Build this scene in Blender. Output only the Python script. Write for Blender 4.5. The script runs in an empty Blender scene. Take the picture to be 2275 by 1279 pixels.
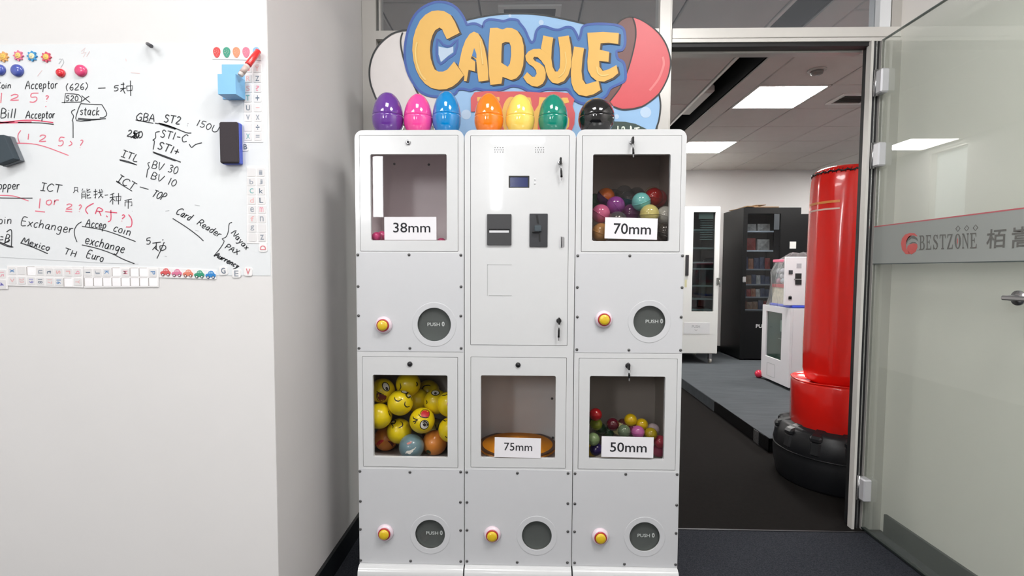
import bpy, math, random
from mathutils import Vector, Matrix
from mathutils.geometry import tessellate_polygon
random.seed(7)
S = bpy.context.scene
COL = S.collection
# ---------------------------------------------------------------- camera
FPX = 1120.0; CAMH = 1.30; CX, CY = 1137.5, 660.0
cam_d = bpy.data.cameras.new('camera'); cam = bpy.data.objects.new('camera', cam_d); COL.objects.link(cam)
cam_d.sensor_width = 36.0; cam_d.lens = 36.0*FPX/2275.0; cam_d.shift_y = (CY-639.5)/2275.0
cam_d.clip_start = 0.02
RM = Matrix.Rotation(math.radians(1.5), 3, 'Z') @ Matrix.Rotation(math.radians(90-3.05), 3, 'X') @ Matrix.Rotation(math.radians(0.25), 3, 'Z')
cam.matrix_world = Matrix.Translation((0, 0, CAMH)) @ RM.to_4x4()
S.camera = cam
CR, CU, CF = RM @ Vector((1,0,0)), RM @ Vector((0,1,0)), RM @ Vector((0,0,-1))
def ray(px, py):
    return (CF + CR*((px-CX)/FPX) + CU*((CY-py)/FPX))
def atY(px, py, y):
    d = ray(px, py); t = y/d.y
    return Vector((d.x*t, y, CAMH + d.z*t))
def atX(px, py, x):
    d = ray(px, py); t = x/d.x
    return Vector((x, d.y*t, CAMH + d.z*t))
def atZ(px, py, z):
    d = ray(px, py); t = (z-CAMH)/d.z
    return Vector((d.x*t, d.y*t, z))
# ---------------------------------------------------------------- world and light
W = bpy.data.worlds.new('world'); S.world = W; W.use_nodes = True
bg = W.node_tree.nodes['Background']; bg.inputs[0].default_value = (0.80, 0.88, 1.0, 1); bg.inputs[1].default_value = 0.6
S.view_settings.view_transform = 'Standard'; S.view_settings.look = 'None'
S.view_settings.exposure = -0.13; S.view_settings.gamma = 1.0; S.view_settings.use_curve_mapping = False
YW = -3.2        # wall behind the photographer, where the windows are
def area(name, loc, rot, sx, sy, power, col=(1,1,1)):
    l = bpy.data.lights.new(name, 'AREA'); l.shape = 'RECTANGLE'; l.size = sx; l.size_y = sy
    l.energy = power; l.color = col
    o = bpy.data.objects.new(name, l); COL.objects.link(o); o.location = loc; o.rotation_euler = rot
    return o
R90 = math.pi/2
DAY = (0.975, 0.99, 1.0)
WINDOWS = [(-2.50, -1.92, 1.98, 3.12), (-0.52, -0.29, 2.08, 2.96), (-0.52, 0.30, 2.98, 3.14)]
for (wa, wb, wc, wd) in WINDOWS:
    area('window_daylight', ((wa+wb)/2, YW-0.02, (wc+wd)/2), (R90, 0, 0), wb-wa, wd-wc, 108*(wb-wa)*(wd-wc), DAY)
WARM = (1.0, 0.995, 0.985)
area('added_fill_light', (-1.9, -0.3, 3.24), (0, 0, 0), 1.2, 0.6, 36, WARM)  # added fill panels, here and below, standing in for unseen front room lamps
area('added_fill_light', (0.95, 0.35, 3.24), (0, 0, 0), 0.6, 0.6, 56, WARM)
area('added_fill_light', (-0.35, 0.55, 3.24), (0, 0, 0), 0.6, 0.6, 26, WARM)
LAMP_E = 60.0
# ---------------------------------------------------------------- helpers
def lin(c):
    return tuple(((v/255)/12.92 if v/255 <= 0.04045 else ((v/255+0.055)/1.055)**2.4) for v in c)
MATS = {}
def mat(name, rgb, rough=0.5, metal=0.0, noise=0.0, scale=20.0, bump=0.0, bscale=200.0, coat=0.0, emit=0.0, spec=0.5, detail=4, stretch=None):
    if name in MATS: return MATS[name]
    m = bpy.data.materials.new(name); m.use_nodes = True; nt = m.node_tree; b = nt.nodes['Principled BSDF']
    c = lin(rgb); b.inputs['Roughness'].default_value = rough; b.inputs['Metallic'].default_value = metal
    b.inputs['Coat Weight'].default_value = coat; b.inputs['Coat Roughness'].default_value = 0.05
    b.inputs['Specular IOR Level'].default_value = spec
    b.inputs['Base Color'].default_value = (*c, 1)
    tc = nt.nodes.new('ShaderNodeTexCoord'); src = tc.outputs['Object']
    if stretch:
        mp = nt.nodes.new('ShaderNodeMapping'); mp.inputs['Scale'].default_value = stretch
        nt.links.new(src, mp.inputs['Vector']); src = mp.outputs['Vector']
    n = nt.nodes.new('ShaderNodeTexNoise'); n.inputs['Scale'].default_value = scale; n.inputs['Detail'].default_value = detail
    nt.links.new(src, n.inputs['Vector'])
    r = nt.nodes.new('ShaderNodeValToRGB'); k = noise if noise else 0.015
    r.color_ramp.elements[0].position = 0.3; r.color_ramp.elements[1].position = 0.7
    r.color_ramp.elements[0].color = (*[max(0, v*(1-k)) for v in c], 1)
    r.color_ramp.elements[1].color = (*[min(1, v*(1+k)) for v in c], 1)
    nt.links.new(n.outputs['Fac'], r.inputs['Fac']); nt.links.new(r.outputs['Color'], b.inputs['Base Color'])
    if bump:
        n2 = nt.nodes.new('ShaderNodeTexNoise'); n2.inputs['Scale'].default_value = bscale; n2.inputs['Detail'].default_value = 3
        nt.links.new(src, n2.inputs['Vector'])
        bp = nt.nodes.new('ShaderNodeBump'); bp.inputs['Strength'].default_value = bump; bp.inputs['Distance'].default_value = 0.002
        nt.links.new(n2.outputs['Fac'], bp.inputs['Height']); nt.links.new(bp.outputs['Normal'], b.inputs['Normal'])
    if emit:
        b.inputs['Emission Color'].default_value = (*c, 1); b.inputs['Emission Strength'].default_value = emit
    MATS[name] = m; return m
def glassmat(name, tint, rough=0.02, refl=1.0, haze=0.0, hazecol=(180,185,180), ior=1.5):
    if name in MATS: return MATS[name]
    m = bpy.data.materials.new(name); m.use_nodes = True; nt = m.node_tree; nt.nodes.clear()
    out = nt.nodes.new('ShaderNodeOutputMaterial'); tr = nt.nodes.new('ShaderNodeBsdfTransparent'); gl = nt.nodes.new('ShaderNodeBsdfGlossy')
    fr = nt.nodes.new('ShaderNodeFresnel'); mx = nt.nodes.new('ShaderNodeMixShader')
    tr.inputs[0].default_value = (*lin(tint), 1); gl.inputs['Roughness'].default_value = rough; fr.inputs[0].default_value = ior
    ml = nt.nodes.new('ShaderNodeMath'); ml.operation = 'MULTIPLY'; ml.inputs[1].default_value = refl
    ge = nt.nodes.new('ShaderNodeNewGeometry'); iv = nt.nodes.new('ShaderNodeMath'); iv.operation = 'SUBTRACT'; iv.inputs[0].default_value = 1.0
    nt.links.new(ge.outputs['Backfacing'], iv.inputs[1]); m3 = nt.nodes.new('ShaderNodeMath'); m3.operation = 'MULTIPLY'; m3.use_clamp = True
    nt.links.new(fr.outputs[0], ml.inputs[0]); nt.links.new(ml.outputs[0], m3.inputs[0]); nt.links.new(iv.outputs[0], m3.inputs[1]); nt.links.new(m3.outputs[0], mx.inputs[0])
    nt.links.new(tr.outputs[0], mx.inputs[1]); nt.links.new(gl.outputs[0], mx.inputs[2])
    last = mx
    if haze:
        df = nt.nodes.new('ShaderNodeBsdfDiffuse'); df.inputs[0].default_value = (*lin(hazecol), 1)
        m2 = nt.nodes.new('ShaderNodeMixShader'); m2.inputs[0].default_value = haze
        nt.links.new(mx.outputs[0], m2.inputs[1]); nt.links.new(df.outputs[0], m2.inputs[2]); last = m2
    nt.links.new(last.outputs[0], out.inputs[0])
    MATS[name] = m; return m
ORG = {}
class MB:
    """collects geometry in world coordinates"""
    def __init__(s): s.v = []; s.f = []; s.sm = []
    def add(s, vs, fs, smooth=False):
        o = len(s.v); s.v += [tuple(v) for v in vs]; s.f += [tuple(i+o for i in f) for f in fs]; s.sm += [smooth]*len(fs); return s
    def box(s, x0, x1, y0, y1, z0, z1):
        vs = [(x,y,z) for x in (x0,x1) for y in (y0,y1) for z in (z0,z1)]
        return s.add(vs, [(0,1,3,2),(4,6,7,5),(0,4,5,1),(2,3,7,6),(0,2,6,4),(1,5,7,3)])
    def bbox(s, x0, x1, y0, y1, z0, z1, b=0.003):
        """box with chamfered edges"""
        cx,cy,cz=(x0+x1)/2,(y0+y1)/2,(z0+z1)/2; hx,hy,hz=abs(x1-x0)/2,abs(y1-y0)/2,abs(z1-z0)/2
        b=min(b,hx*.9,hy*.9,hz*.9); vs=[]; idx={}
        for sx in (-1,1):
            for sy in (-1,1):
                for sz in (-1,1):
                    for a in range(3):
                        d=[hx-b,hy-b,hz-b]; d[a]+=b
                        idx[(sx,sy,sz,a)]=len(vs); vs.append((cx+sx*d[0],cy+sy*d[1],cz+sz*d[2]))
        fs=[]
        for a in range(3):
            o=[i for i in range(3) if i!=a]
            for sg in (-1,1):
                q=[]
                for (u,w) in ((-1,-1),(1,-1),(1,1),(-1,1)):
                    k=[0,0,0]; k[a]=sg; k[o[0]]=u; k[o[1]]=w; q.append(idx[(*k,a)])
                fs.append(tuple(q))
        for a in range(3):
            o=[i for i in range(3) if i!=a]
            for u in (-1,1):
                for w in (-1,1):
                    k1=[0,0,0];k1[a]=-1;k1[o[0]]=u;k1[o[1]]=w;k2=list(k1);k2[a]=1
                    fs.append((idx[(*k1,o[0])],idx[(*k1,o[1])],idx[(*k2,o[1])],idx[(*k2,o[0])]))
        for sx in (-1,1):
            for sy in (-1,1):
                for sz in (-1,1): fs.append(tuple(idx[(sx,sy,sz,a)] for a in range(3)))
        return s.add(vs,fs)
    def prism(s, outer, holes=(), y0=0.0, y1=0.01, cap0=True, cap1=True, plane='XZ', sides=True):
        """outline (+holes) in a plane, extruded along the third axis"""
        def P(a, b, c):
            return (a, c, b) if plane == 'XZ' else ((c, a, b) if plane == 'YZ' else (a, b, c))
        loops = [list(outer)] + [list(h) for h in holes]
        flat = [p for l in loops for p in l]; n = len(flat)
        tris = tessellate_polygon([[Vector((p[0], p[1], 0)) for p in l] for l in loops])
        vs = [P(p[0], p[1], y0) for p in flat] + [P(p[0], p[1], y1) for p in flat]
        fs = []
        if cap0: fs += [tuple(t) for t in tris]
        if cap1: fs += [tuple(i+n for i in t) for t in tris]
        if sides:
            o = 0
            for l in loops:
                for i in range(len(l)):
                    a, b = o+i, o+(i+1) % len(l); fs.append((a, b, b+n, a+n))
                o += len(l)
        return s.add(vs, fs)
    def lathe(s, prof, c=(0,0,0), n=32, axis='Z', smooth=True, wob=None, cap=True):
        vs = []; fs = []
        for (r, h) in prof:
            for i in range(n):
                a = 2*math.pi*i/n; rr = r if wob is None else r*(1+wob(a, h))
                x, y = rr*math.cos(a), rr*math.sin(a)
                if axis == 'Z': vs.append((c[0]+x, c[1]+y, c[2]+h))
                elif axis == 'Y': vs.append((c[0]+x, c[1]+h, c[2]+y))
                else: vs.append((c[0]+h, c[1]+x, c[2]+y))
        m = len(prof)
        for j in range(m-1):
            for i in range(n):
                fs.append((j*n+i, j*n+(i+1) % n, (j+1)*n+(i+1) % n, (j+1)*n+i))
        s.add(vs, fs, smooth)
        o = len(s.v)-len(vs)
        if cap and prof[0][0] > 1e-5: s.f.append(tuple(o+i for i in range(n))); s.sm.append(False)
        if cap and prof[-1][0] > 1e-5: s.f.append(tuple(o+(m-1)*n+i for i in range(n))); s.sm.append(False)
        return s
    def sphere(s, c, r, n=24, m=14, z0=-1, z1=1, sc=(1,1,1)):
        prof = []
        for j in range(m+1):
            t = z0 + (z1-z0)*j/m if False else None
        a0, a1 = math.asin(max(-1,z0)), math.asin(min(1,z1)); vs=[];fs=[]
        for j in range(m+1):
            a = a0+(a1-a0)*j/m
            for i in range(n):
                p = 2*math.pi*i/n
                vs.append((c[0]+r*sc[0]*math.cos(a)*math.cos(p), c[1]+r*sc[1]*math.cos(a)*math.sin(p), c[2]+r*sc[2]*math.sin(a)))
        for j in range(m):
            for i in range(n): fs.append((j*n+i, j*n+(i+1)%n, (j+1)*n+(i+1)%n, (j+1)*n+i))
        return s.add(vs, fs, True)
    def tube(s, pts, r, n=8, closed=False):
        pts = [Vector(p) for p in pts]; N = len(pts); vs = []; fs = []
        rr = r if isinstance(r, (list, tuple)) else [r]*N
        up = Vector((0,0,1)); prev = None
        for i, p in enumerate(pts):
            if closed: t = (pts[(i+1)%N]-pts[i-1]).normalized()
            else: t = (pts[min(i+1,N-1)]-pts[max(i-1,0)]).normalized()
            if prev is None:
                a = t.cross(up)
                if a.length < 1e-3: a = t.cross(Vector((1,0,0)))
            else: a = prev - t*prev.dot(t)
            a.normalize(); b = t.cross(a); prev = a
            for k in range(n):
                q = 2*math.pi*k/n; vs.append(p + a*math.cos(q)*rr[i] + b*math.sin(q)*rr[i])
        for i in range(N if closed else N-1):
            j = (i+1) % N
            for k in range(n): fs.append((i*n+k, i*n+(k+1)%n, j*n+(k+1)%n, j*n+k))
        s.add(vs, fs, True)
        if not closed:
            o = len(s.v)-len(vs); s.f += [tuple(o+k for k in range(n)), tuple(o+(N-1)*n+k for k in range(n))]; s.sm += [False, False]
        return s
    def ribbon(s, pts, w, y, th=0.0004, closed=False):
        """flat stroke of ink: pts are (X, Z) at plane y, facing -Y"""
        P = [Vector((p[0], p[1])) for p in pts]; N = len(P)
        if N < 2: return s
        vs = []
        for i, p in enumerate(P):
            a = P[(i-1) % N] if (closed or i > 0) else p; b = P[(i+1) % N] if (closed or i < N-1) else p
            t = (b-a)
            if t.length < 1e-9: t = Vector((1,0))
            t.normalize(); n = Vector((-t.y, t.x))
            vs += [(p.x+n.x*w/2, y, p.y+n.y*w/2), (p.x-n.x*w/2, y, p.y-n.y*w/2)]
        fs = [(2*i, 2*i+1, 2*((i+1)%N)+1, 2*((i+1)%N)) for i in range(N if closed else N-1)]
        return s.add(vs, fs)
    def build(s, name, m, parent=None, label=None, kind=None, origin=None, cat=None, group=None, bevel=0):
        me = bpy.data.meshes.new(name)
        if parent is not None: o = ORG[parent.name]
        elif origin is not None: o = Vector(origin)
        else:
            xs=[v[0] for v in s.v]; ys=[v[1] for v in s.v]; zs=[v[2] for v in s.v]
            o = Vector(((min(xs)+max(xs))/2, (min(ys)+max(ys))/2, min(zs)))
        vs = [(v[0]-o.x, v[1]-o.y, v[2]-o.z) for v in s.v]
        me.from_pydata(vs, [], s.f); me.polygons.foreach_set('use_smooth', s.sm)
        import bmesh
        bm = bmesh.new(); bm.from_mesh(me); bmesh.ops.recalc_face_normals(bm, faces=bm.faces); bm.to_mesh(me); bm.free()
        me.materials.append(m); me.update()
        ob = bpy.data.objects.new(name, me); COL.objects.link(ob)
        ob['_'] = 0; del ob['_']
        if parent is None: ob.location = o
        else: ob.parent = parent
        ORG[ob.name] = o
        if bevel:
            b = ob.modifiers.new('bevel', 'BEVEL'); b.width = bevel; b.segments = 2; b.limit_method = 'ANGLE'
        return tag(ob, label, cat, group, kind)
def tag(o, label=None, cat=None, group=None, kind=None):
    if label: o['label'] = label
    if cat: o['category'] = cat
    if group: o['group'] = group
    if kind: o['kind'] = kind
    return o
def thing(name, label, cat, loc, group=None):
    o = bpy.data.objects.new(name, None); COL.objects.link(o); o.location = loc; ORG[o.name] = Vector(loc)
    o.empty_display_size = 0.05
    return tag(o, label, cat, group)
def smooth_line(pts, k=4, closed=False):
    P = [Vector(p) for p in pts]; N = len(P); out = []
    if N < 3: return [tuple(p) for p in P]
    for i in range(N if closed else N-1):
        if closed: a,b,c,d = P[i-1],P[i],P[(i+1)%N],P[(i+2)%N]
        else: a,b,c,d = P[max(i-1,0)],P[i],P[i+1],P[min(i+2,N-1)]
        for j in range(k):
            t=j/k; out.append(tuple(0.5*((2*b)+(c-a)*t+(2*a-5*b+4*c-d)*t*t+(3*b-a-3*c+d)*t**3)))
    if not closed: out.append(tuple(P[-1]))
    return out
def circle(cx, cz, r, n=40, rz=None):
    return [(cx+r*math.cos(2*math.pi*i/n), cz+(rz or r)*math.sin(2*math.pi*i/n)) for i in range(n)]
def rrect(x0, x1, z0, z1, r, n=6, corners=(1,1,1,1)):
    """corners: bl, br, tr, tl"""
    pts=[]
    for k,(cx,cz,a) in enumerate(((x0,z0,math.pi),(x1,z0,1.5*math.pi),(x1,z1,0),(x0,z1,math.pi/2))):
        if not corners[k] or r<=0: pts.append((cx,cz)); continue
        ccx = cx + (r if cx==x0 else -r); ccz = cz + (r if cz==z0 else -r)
        for i in range(n+1):
            q=a+(math.pi/2)*i/n; pts.append((ccx+r*math.cos(q), ccz+r*math.sin(q)))
    return pts
_tc = {}
def text_geo(body, bold=0.0):
    if (body, bold) in _tc: return _tc[(body, bold)]
    c = bpy.data.curves.new('txt', 'FONT'); c.body = body; c.resolution_u = 3; c.offset = bold
    o = bpy.data.objects.new('txt', c); COL.objects.link(o); bpy.context.view_layer.update()
    me = bpy.data.meshes.new_from_object(o.evaluated_get(bpy.context.evaluated_depsgraph_get()))
    vs = [(v.co.x, v.co.y) for v in me.vertices]; fs = [tuple(p.vertices) for p in me.polygons]
    bpy.data.objects.remove(o); bpy.data.curves.remove(c); bpy.data.meshes.remove(me)
    xs=[v[0] for v in vs] or [0,1]; ys=[v[1] for v in vs] or [0,1]
    x0,x1,y0,y1=min(xs),max(xs),min(ys),max(ys)
    vs=[((x-x0)/(x1-x0 or 1),(y-y0)/(y1-y0 or 1)) for x,y in vs]
    _tc[(body,bold)]=(vs,fs); return _tc[(body,bold)]
def put_text(mb, body, p0, ux, uz, w, h, bold=0.0):
    """text whose ink box starts at p0, runs w along ux and h along uz"""
    vs,fs=text_geo(body,bold); p0=Vector(p0); ux=Vector(ux).normalized(); uz=Vector(uz).normalized()
    mb.add([p0+ux*(x*w)+uz*(y*h) for x,y in vs], fs); return mb
def txt_xz(mb, body, x0, x1, z0, z1, y, rot=0.0, bold=0.0):
    c=math.cos(rot); s_=math.sin(rot); w,h=x1-x0,z1-z0; cx,cz=(x0+x1)/2,(z0+z1)/2
    ux=Vector((c,0,s_)); uz=Vector((-s_,0,c)); p0=Vector((cx,y,cz))-ux*w/2-uz*h/2
    return put_text(mb, body, p0, ux, uz, w, h, bold)
# ================================================================ the setting
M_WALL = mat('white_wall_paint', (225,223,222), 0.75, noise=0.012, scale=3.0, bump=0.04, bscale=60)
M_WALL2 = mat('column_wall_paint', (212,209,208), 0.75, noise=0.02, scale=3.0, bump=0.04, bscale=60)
M_SIDE = mat('side_wall_paint', (246,241,236), 0.7, noise=0.012, scale=2.5)
M_BACK = mat('back_wall_paint', (205,203,202), 0.75, noise=0.012, scale=2.0)
M_CEIL = mat('ceiling_tile_face', (200,195,190), 0.85, noise=0.02, scale=8.0)
M_CEILF = mat('front_ceiling_paint', (225,222,218), 0.85)
M_GAP = mat('ceiling_grid', (96,94,92), 0.6)
M_ALU = mat('silver_aluminium', (196,193,188), 0.35, metal=0.35, noise=0.01, scale=5.0, stretch=(1,1,0.05))
M_ALUW = mat('pale_aluminium', (222,219,214), 0.35, metal=0.15)
M_BLACK = mat('black_rubber', (26,26,28), 0.5)
M_BASEB = mat('black_skirting', (20,24,25), 0.3)
M_SLATE = mat('slate_carpet', (47,49,55), 0.95, noise=0.45, scale=170.0, bump=0.6, bscale=260, detail=6, spec=0.1)
M_BROWN = mat('charcoal_carpet', (24,22,21), 0.95, noise=0.12, scale=60.0, bump=0.3, bscale=300, spec=0.1)
M_PLAT = mat('grey_carpet', (76,80,84), 0.95, noise=0.10, scale=14.0, bump=0.3, bscale=300, stretch=(0.35,1.6,1), spec=0.15)
M_CHROME = mat('brushed_chrome', (190,190,192), 0.25, metal=0.9)
M_DARKSLOT = mat('dark_void', (30,30,31), 0.8)
YP = 2.55; ZC = 2.78; XS = 1.80; XR = -0.82; YL = 1.614; YB = 7.56
def struct(mb, name, m, parent=None, **k): return mb.build(name, m, parent, kind='structure' if parent is None else None, **k)
struct(MB().box(-3.6, XS+0.1, YW-0.2, YP-0.05, -0.06, 0.0), 'floor', M_SLATE)
struct(MB().box(-1.6, 6.1, YP-0.05, YB+0.1, -0.06, 0.0), 'floor_back_room', M_BROWN)
struct(MB().box(-3.6, XR, YL, YL+1.2, 0, 3.3), 'wall_left', M_WALL)
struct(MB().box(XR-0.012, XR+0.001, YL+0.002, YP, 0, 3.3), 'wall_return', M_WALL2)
struct(MB().box(XS, XS+0.1, YW, YP+0.08, 0, 3.3), 'wall_right', M_SIDE)
struct(MB().box(-3.6, -3.5, YW, YL, 0, 3.3), 'wall_far_left', M_WALL)
mb = MB().prism([(-3.6,0),(XS+0.1,0),(XS+0.1,3.3),(-3.6,3.3)], [[(a,c),(b,c),(b,d),(a,d)] for a,b,c,d in WINDOWS], YW-0.12, YW)
struct(mb, 'wall_behind', M_WALL)
for i,(a,b,c,d) in enumerate(WINDOWS):
    f = struct(MB().prism([(a,c),(b,c),(b,d),(a,d)], [[(a+.05,c+.05),(b-.05,c+.05),(b-.05,d-.05),(a+.05,d-.05)]], YW-0.015, YW-0.004), 'window_%d'%(i+1), M_ALUW)
struct(MB().box(-3.6, XS+0.1, YW, YP+0.08, 3.3, 3.36), 'ceiling_front', M_CEILF)
struct(MB().box(-1.6, 6.1, YB, YB+0.1, 0, 2.95), 'wall_back', M_BACK)
# side walls of the back room; the left one has a daylit window
p1 = atX(2070, 337, 3.44+1.45); p2 = atX(2157, 312, 3.44+1.45)
wy0, wy1, wz = p2.y, p1.y, min(2.74, p2.z)
struct(MB().prism([(YP,0),(YB,0),(YB,2.95),(YP,2.95)], [[(wy0,1.38),(wy1,1.38),(wy1,wz),(wy0,wz)]], -1.55, -1.45, plane='YZ'), 'wall_back_room_left', M_BACK)
wf = struct(MB().prism([(wy0,1.38),(wy1,1.38),(wy1,wz),(wy0,wz)], [[(wy0+.02,1.40),(wy1-.02,1.40),(wy1-.02,wz-.02),(wy0+.02,wz-.02)]], -1.53, -1.46, plane='YZ'), 'window_3', M_ALUW)
struct(MB().box(-1.545, -1.54, wy0, wy1, 1.38, wz), 'bright_pane', mat('daylit_pane', (236,244,244), 0.5, emit=0.95), wf)
struct(MB().box(6.0, 6.1, YP, YB, 0, 2.95), 'wall_back_room_right', M_BACK)
struct(MB().box(XS+0.1, 6.1, YP, YP+0.08, 0, 2.95), 'wall_back_room_front', M_BACK)
# --- ceiling of the back room: slab, tiles, slot, lights
XT0 = 1.848; PXT = 0.579
ry = [atZ(1750, y, ZC).y for y in (189,380)]; PYT = (ry[1]-ry[0])/6.0
slot0, slot1 = 1.468, 1.672
cb = struct(MB().box(-1.55, slot0+0.002, YP+0.08, YB, ZC+0.012, ZC+0.03).box(slot1, 6.1, YP+0.08, YB, ZC+0.012, ZC+0.03), 'ceiling', M_GAP)
struct(MB().box(slot0-0.018, slot0+0.002, YP+0.06, YB, ZC-0.006, ZC+0.012), 'edge_trim', M_ALUW, cb)
struct(MB().box(slot1-0.004, slot1+0.012, YP+0.06, YB, ZC+0.012, ZC+0.30).box(slot0-0.02, slot1+0.02, YP+0.06, YB, ZC+0.30, ZC+0.32), 'slot_lining', M_DARKSLOT, cb)
struct(MB().box(slot0-0.018, slot0, YP+0.06, YB, ZC+0.03, ZC+0.30), 'slot_lining', M_DARKSLOT, cb)
struct(MB().box(slot1+0.012, XT0-0.004, YP+0.08, YB, ZC, ZC+0.012), 'edge_panel', M_CEIL, cb)
tile_mesh = {}
def tile(x0, x1, y0, y1):
    y0, y1 = max(y0, YP+0.09), min(y1, YB); x0 = max(x0, -1.44); x1 = min(x1, 6.0)
    if y1-y0 < 0.05 or x1-x0 < 0.05: return
    g = 0.011; key = (round(x1-x0,3), round(y1-y0,3))
    if key not in tile_mesh:
        w,h = (x1-x0)/2-g/2, (y1-y0)/2-g/2; me = bpy.data.meshes.new('ceiling_tile'); b = 0.006
        vs = [(sx*(w-bb), sy*(h-bb), z) for bb,z in ((b,-0.0),(0,0.006),(0,0.012)) for sx,sy in ((-1,-1),(1,-1),(1,1),(-1,1))]
        me.from_pydata(vs, [], [(3,2,1,0)]+[(k*4+i,k*4+(i+1)%4,k*4+4+(i+1)%4,k*4+4+i) for k in (0,1) for i in range(4)]); me.materials.append(M_CEIL); tile_mesh[key] = me
    o = bpy.data.objects.new('ceiling_tile', tile_mesh[key]); COL.objects.link(o); o.parent = cb
    o.location = Vector(((x0+x1)/2, (y0+y1)/2, ZC)) - ORG[cb.name]
LIGHTS = [(0,0),(0,3),(4,3),(4,0)]
for c in range(8):
    for r in range(-3, 7):
        if (c, r) in LIGHTS: continue
        tile(XT0+c*PXT, XT0+(c+1)*PXT, ry[0]+r*PYT, ry[0]+(r+1)*PYT)
xl = [-1.41,-0.833,-0.267,0.309,0.88,slot0-0.018]; OFF = -0.12
for c in range(5):
    for r in range(-3, 8):
        if (c, r) == (0, 3): continue
        tile(xl[c], xl[c+1], ry[0]+OFF+r*PYT, ry[0]+OFF+(r+1)*PYT)
M_LAMP = mat('lit_diffuser', (255,252,248), 0.5, emit=LAMP_E)
def ceiling_light(x0, x1, y0, y1, label):
    t = thing('ceiling_light', label, 'light', ((x0+x1)/2, (y0+y1)/2, ZC), 'square ceiling lights of the back room')
    MB().prism([(x0+.004,y0+.004),(x1-.004,y0+.004),(x1-.004,y1-.004),(x0+.004,y1-.004)], [[(x0+.022,y0+.022),(x1-.022,y0+.022),(x1-.022,y1-.022),(x0+.022,y1-.022)]], ZC-0.004, ZC+0.011, plane='XY').build('frame', M_ALUW, t)
    MB().box(x0+.022, x1-.022, y0+.022, y1-.022, ZC, ZC+0.008).build('diffuser', M_LAMP, t)
for (c,r),lb in zip(LIGHTS, ('large bright square ceiling light above the open doorway', 'bright square ceiling light partly hidden behind the right white cabinet', 'bright square ceiling light cut off by the door frame beside the red bag', 'square ceiling light of the back room hidden right of the door frame')):
    ceiling_light(XT0+c*PXT, XT0+(c+1)*PXT, ry[0]+r*PYT, ry[0]+(r+1)*PYT, lb)
ceiling_light(xl[0], xl[1], ry[0]+OFF+3*PYT, ry[0]+OFF+4*PYT, 'square ceiling light seen reflected in the open glass door')
# slot lamp housing, smoke detector, vents
a = atZ(1600, 205, ZC+0.02); b = atZ(1522, 256, ZC+0.02)
MB().bbox(slot0+0.01, slot0+0.12, a.y, b.y, ZC+0.02, ZC+0.10, 0.02).build('slot_lamp_housing', mat('housing_cream', (205,205,200), 0.5), None, 'pale rounded box mounted in the dark ceiling slot', cat='ceiling fixture')
a = atZ(1815, 155, ZC)
t = thing('smoke_detector', 'round white smoke detector on the ceiling above the doorway', 'detector', (a.x, a.y, ZC))
MB().lathe([(0.062,0),(0.062,-0.008),(0.055,-0.012),(0.0,-0.012)], (a.x,a.y,ZC), 28).build('mount', mat('detector_plastic', (170,166,162), 0.5), t)
MB().lathe([(0.045,-0.012),(0.04,-0.03),(0.03,-0.036),(0.0,-0.038)], (a.x,a.y,ZC), 24).build('sensor_head', mat('detector_dark', (120,117,113), 0.5), t)
def vent(x0, x1, y0, y1, label, n):
    t = thing('ceiling_vent', label, 'vent', ((x0+x1)/2,(y0+y1)/2,ZC), None)
    MB().prism([(x0,y0),(x1,y0),(x1,y1),(x0,y1)], [[(x0+.03,y0+.03),(x1-.03,y0+.03),(x1-.03,y1-.03),(x0+.03,y1-.03)]], ZC-0.012, ZC-0.001, plane='XY').build('frame', M_ALUW, t)
    MB().box(x0+.03, x1-.03, y0+.03, y1-.03, ZC-0.003, ZC-0.001).build('backing', mat('vent_grey', (96,94,92), 0.6), t)
    for i in range(n):
        yy = y0+.03+(y1-y0-.06)*(i+.5)/n
        MB().add([(x0+.03,yy-.008,ZC-.011),(x1-.03,yy-.008,ZC-.011),(x1-.03,yy+.008,ZC-.003),(x0+.03,yy+.008,ZC-.003)], [(0,1,2,3)]).build('slat', M_ALU, t)
a = atZ(1905, 207, ZC); b = atZ(1850, 221, ZC)
vent(b.x, b.x+0.30, a.y, a.y+0.26, 'small square louvred vent in the ceiling right of the large light', 6)
a = atZ(1107, 16, ZC); b = atZ(1247, 16, ZC)
vent(a.x, b.x, a.y-0.03, a.y+0.30, 'long louvred ceiling vent just above the capsule sign', 6)
# --- platform in the back room
PZ = 0.10; PX0 = 1.765; PY0 = 3.62
pl = struct(MB().box(PX0, 6.0, PY0, YB, 0.0, PZ), 'floor_platform', M_PLAT)
yd = atX(1588, 905, PX0).y
struct(MB().box(PX0-0.006, PX0, PY0-0.006, yd, 0.0, PZ-0.002).box(PX0-0.006, 6.0, PY0-0.006, PY0, 0.0, PZ-0.002), 'riser_panel', mat('gloss_black_riser', (16,17,19), 0.08), pl)
struct(MB().box(PX0-0.006, PX0, yd, YB, 0.0, PZ-0.002), 'riser_panel', M_PLAT, pl)
a = atX(1678, 975, PX0-0.008).y
struct(MB().box(PX0-0.010, PX0-0.004, a-0.05, a+0.03, 0.0, PZ-0.004), 'riser_joint_strip', M_CHROME, pl)
# --- skirtings
struct(MB().box(XR, XR+0.015, YL+0.01, YP, 0, 0.10), 'baseboard_return', M_BASEB)
struct(MB().box(-3.5, XR+0.015, YL-0.014, YL, 0, 0.10), 'baseboard_left', M_BASEB)
struct(MB().box(XS-0.014, XS, YW, YP-0.06, 0, 0.10), 'baseboard_right', M_BASEB)
struct(MB().box(PX0, 6.0, YB-0.014, YB, PZ, PZ+0.09), 'baseboard_back', M_BASEB)
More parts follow.
